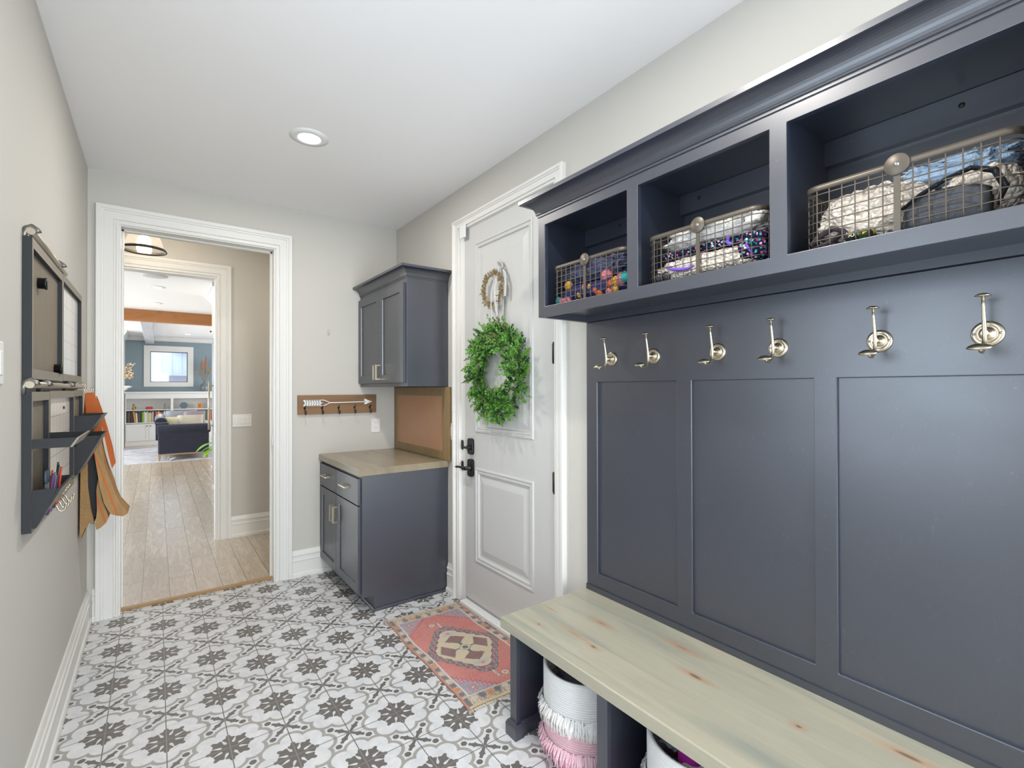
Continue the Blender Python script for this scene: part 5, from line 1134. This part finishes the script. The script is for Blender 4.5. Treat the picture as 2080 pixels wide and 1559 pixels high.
# sofa
MT['velvet'] = (lambda g: (g.put(g.b.inputs['Sheen Weight'], .5), g.put(g.b.inputs['Sheen Roughness'], .4), g.out(g.mix(g.noise(g.co(), 14, 4, .7), lin((40, 42, 54)), lin((58, 60, 74))), .75, 0, .2))[-1])(G('navy_velvet'))
so = thing('sofa', 'dark navy velvet sofa with rolled arms on wooden legs in the far room', 'sofa', (.62, 10.1, 0))
def soft_box(mb, x0, x1, y0, y1, z0, z1, r_=.03, n_=4):
    R2 = [(x0+r_, y0+r_, 180), (x1-r_, y0+r_, 270), (x1-r_, y1-r_, 0), (x0+r_, y1-r_, 90)]
    loop = [(cx+r_*math.cos(math.radians(a+90*i/n_)), cy+r_*math.sin(math.radians(a+90*i/n_))) for cx, cy, a in R2 for i in range(n_+1)]
    mb.prism(loop, lambda p, q, a: (p, q, a), z0, z1, smooth=False)
mb = MB(); soft_box(mb, .190, 1.022, 9.12, 11.2, .155, .42); mb.build('base', 'velvet', so, bevel=.01)
mb = MB(); mb.box(.195, 1.018, 9.125, 11.19, .128, .154); mb.build('wood_rail', 'thresh', so)
for y in (9.10, 11.03):
    mb = MB(); mb.box(.192, 1.020, y+.018, y+.20, .42, .56); mb.prism([(.105*math.cos(a)*1.0, .098*math.sin(a)) for a in [2*PI*i/28 for i in range(28)]], lambda p, q, a: (a, y+.098+p, .632+q), .178, 1.048, smooth=True); mb.build('arm', 'velvet', so, bevel=.012)
mb = MB(); mb.box(.150, .36, 9.16, 11.16, .42, .76); mb.prism([(.10*math.cos(a), .09*math.sin(a)) for a in [2*PI*i/28 for i in range(28)]], lambda p, q, a: (.235+p, a, .765+q), 9.22, 11.14, smooth=True); mb.build('backrest', 'velvet', so, bevel=.012)
mb = MB(); soft_box(mb, .37, 1.03, 9.32, 11.02, .42, .56); mb.build('seat_cushion', 'velvet', so, bevel=.02)
for x, y in ((.215, 9.15), (.985, 9.15), (.215, 11.15), (.985, 11.15)):
    mb = MB(); mb.prism([(-.022, .128), (.028, .128), (.012, .0215), (-.012, .0215)], lambda p, q, a: (x+p*(1 if x < .5 else -1), y+a, q), -.022, .022); mb.build('leg', 'thresh', so)
def cushion(name, mat, c, w_, h_, t_, tilt, label, yaw_=0):
    vs = []; fs = []; n_ = 14
    for sgn in (1, -1):
        for i in range(n_+1):
            for j in range(n_+1):
                u_, v_ = i/n_*2-1, j/n_*2-1; b_ = (max(0, 1-u_**4)*max(0, 1-v_**4))**.5
                pin = 1-.07*(1-abs(u_)**2)*abs(v_)-.07*(1-abs(v_)**2)*abs(u_); X, Z, Y = u_*w_/2*pin, v_*h_/2*pin, sgn*t_/2*b_
                Y2 = Y*math.cos(tilt)-Z*math.sin(tilt); Z2 = Y*math.sin(tilt)+Z*math.cos(tilt); vs.append((c[0]+X*math.cos(yaw_)-Y2*math.sin(yaw_), c[1]+X*math.sin(yaw_)+Y2*math.cos(yaw_), c[2]+Z2))
    m_ = (n_+1)**2
    for b0_ in (0, m_):
        for i in range(n_):
            for j in range(n_): fs.append((b0_+i*(n_+1)+j, b0_+(i+1)*(n_+1)+j, b0_+(i+1)*(n_+1)+j+1, b0_+i*(n_+1)+j+1))
    mb_ = MB(); mb_.add(vs, fs, True); tag(mb_.build(name, mat), label, 'cushion', 'cushions on the sofa')
cushion('throw_pillow', cloth('grey_linen', (164, 166, 172), (136, 138, 146), 100, .4), (.60, 10.15, .77), .56, .42, .18, -.35, 'grey square cushion at the back on the navy sofa')
cushion('throw_pillow', cloth('cream_linen', (214, 204, 184), (192, 182, 164), 100, .4), (.73, 9.55, .735), .46, .34, .16, -.5, 'cream cushion nearest on the navy sofa')
cushion('throw_pillow', cloth('yellow_print', (214, 206, 140), (224, 222, 206), 30, .3), (.46, 9.72, .72), .34, .30, .12, -.6, 'pale yellow patterned cushion at the left on the sofa')
cushion('throw_pillow', cloth('mauve_cloth', (170, 158, 164), (140, 126, 134), 60, .4), (.82, 9.95, .79), .40, .34, .14, -.4, 'mauve grey cushion behind the cream one on the sofa')
# area rug under the sofa
g = G('area_rug_weave'); nz = g.noise(g.co((1, 3, 1)), 2.2, 6, .7, .6); ar_m = g.out(g.ramp(nz, [(.30, lin((176, 172, 176))), (.5, lin((212, 210, 214))), (.62, lin((160, 152, 152))), (.75, lin((204, 200, 202)))]), .95, 0, .1)
mb = MB(); mb.box(-.44, 1.9, 8.97, 12.3, .0132, .021); tag(mb.build('area_rug', ar_m), 'large pale distressed area rug under the sofa', 'rug')
mb = MB(); mb.leaf((.36, 9.02, .03), (.6, .5, .25), (0, 0, 1), .16, .05); mb.leaf((.33, 9.04, .03), (.2, .6, .5), (1, 0, 0), .14, .04)
tag(mb.build('paper', 'white', fix=False), 'small white paper scrap on the floor beside the near sofa leg', 'paper')
# fridge and cabinet over it, right side
fr = thing('refrigerator', 'stainless steel refrigerator at the right edge of the far opening', 'refrigerator', (1.15, 5.2, .013))
mb = MB(); mb.box(.83, 1.55, 4.70, 5.64, .05, 2.10); mb.build('body', 'steel', fr)
mb = MB(); mb.box(.80, .828, 4.71, 5.63, .80, 2.08); mb.build('upper_door', 'steel', fr, bevel=.006)
mb = MB(); mb.box(.80, .828, 4.71, 5.63, .07, .785); mb.build('lower_drawer', 'steel', fr, bevel=.006)
mb = MB(); mb.tube([(.755, 5.50, .84), (.755, 5.50, 1.52)], .013, 12); mb.tube([(.755, 5.50, .90), (.80, 5.50, .90)], .009, 8); mb.tube([(.755, 5.50, 1.46), (.80, 5.50, 1.46)], .009, 8); mb.build('handle', 'nickel', fr)
for y in (4.76, 5.58): mb = MB(); mb.box(.85, .89, y-.02, y+.02, .0135, .05); mb.build('foot', 'thresh', fr)
kc = thing('kitchen_cabinet', 'cream kitchen cabinet above the refrigerator with crown moulding and small dark knob', 'cabinet', (1.15, 5.2, 2.19))
mb = MB(); mb.box(.82, 1.55, 4.68, 5.66, 2.14, ZC-.14); mb.box(.83, 1.55, 5.645, 5.66, .0135, 2.14); mb.build('carcass', paint('cream_cabinet', (236, 230, 214), .4), kc)
for a, b in ((4.69, 5.165), (5.175, 5.65)):
    mb = MB(); mb.relief(lambda p, q, d: (.801-d, p, q), a, b, 2.20, ZC-.16, [(0, 0), (.055, 0), (.057, -.008)], .018); d_ = mb.build('door', bpy.data.materials['cream_cabinet'], kc)
mb = MB(); mb.lathe([(.005, 0), (.005, -.012), (.014, -.016), (.014, -.024), (0, -.028)], (.800, 5.60, 2.235), 'x', 12); mb.build('knob', 'iron', d_)
mb = MB(); mb.sweep([(0, ZC-.17), (.012, ZC-.165), (.03, ZC-.11), (.08, ZC-.05), (.10, ZC-.04), (.10, ZC-.001), (0, ZC-.001)], lambda o, z: [(1.5, 5.66+o, z), (.82-o, 5.66+o, z), (.82-o, 4.6, z)]); mb.build('crown', 'trim', kc)
# plant beside it
pt = thing('potted_plant', 'green broad leaf plant peeking out beside the refrigerator', 'plant', (.98, 6.25, .013))
mb = MB(); mb.lathe([(0, .001), (.11, .001), (.14, .22), (.125, .22), (.12, .20), (0, .20)], (.98, 6.25, .013), n=24); mb.build('pot', 'white', pt)
for k, (dx, dy, h_, L_) in enumerate(((-.34, -.10, .52, .26), (-.30, .05, .46, .24), (-.26, -.20, .44, .22), (.15, .1, .6, .25), (-.1, .25, .62, .25), (.05, -.2, .66, .24))):
    tip = Vector((.98+dx, 6.25+dy, h_)); mb = MB(); base = Vector((.98+dx*.35, 6.25+dy*.35, h_+.06)); mb.tube([(.98, 6.25, .21), (.98+dx*.2, 6.25+dy*.2, h_*.7+.1), base], .005, 6)
    d_ = (tip-base).normalized(); s__ = d_.cross(Vector((0, 0, 1))).normalized(); ss = []
    for i in range(9):
        t_ = i/8; w_ = .052*math.sin(PI*min(1, t_*.94+.04))**.7; c_ = base+(tip-base)*t_+Vector((0, 0, -.10*t_*t_+.05*t_)); ss += [c_-s__*w_+Vector((0, 0, w_*.3)), c_, c_+s__*w_+Vector((0, 0, w_*.3))]
    mb.add(ss, [(3*i+j, 3*i+j+1, 3*i+j+4, 3*i+j+3) for i in range(8) for j in range(2)], True); mb.build('leaf', paint('bright_green_leaf', (120, 176, 40), .4) if 'bright_green_leaf' not in bpy.data.materials else bpy.data.materials['bright_green_leaf'], pt, fix=False)
for m_ in list(bpy.data.materials):
    if m_.users == 0: bpy.data.materials.remove(m_)
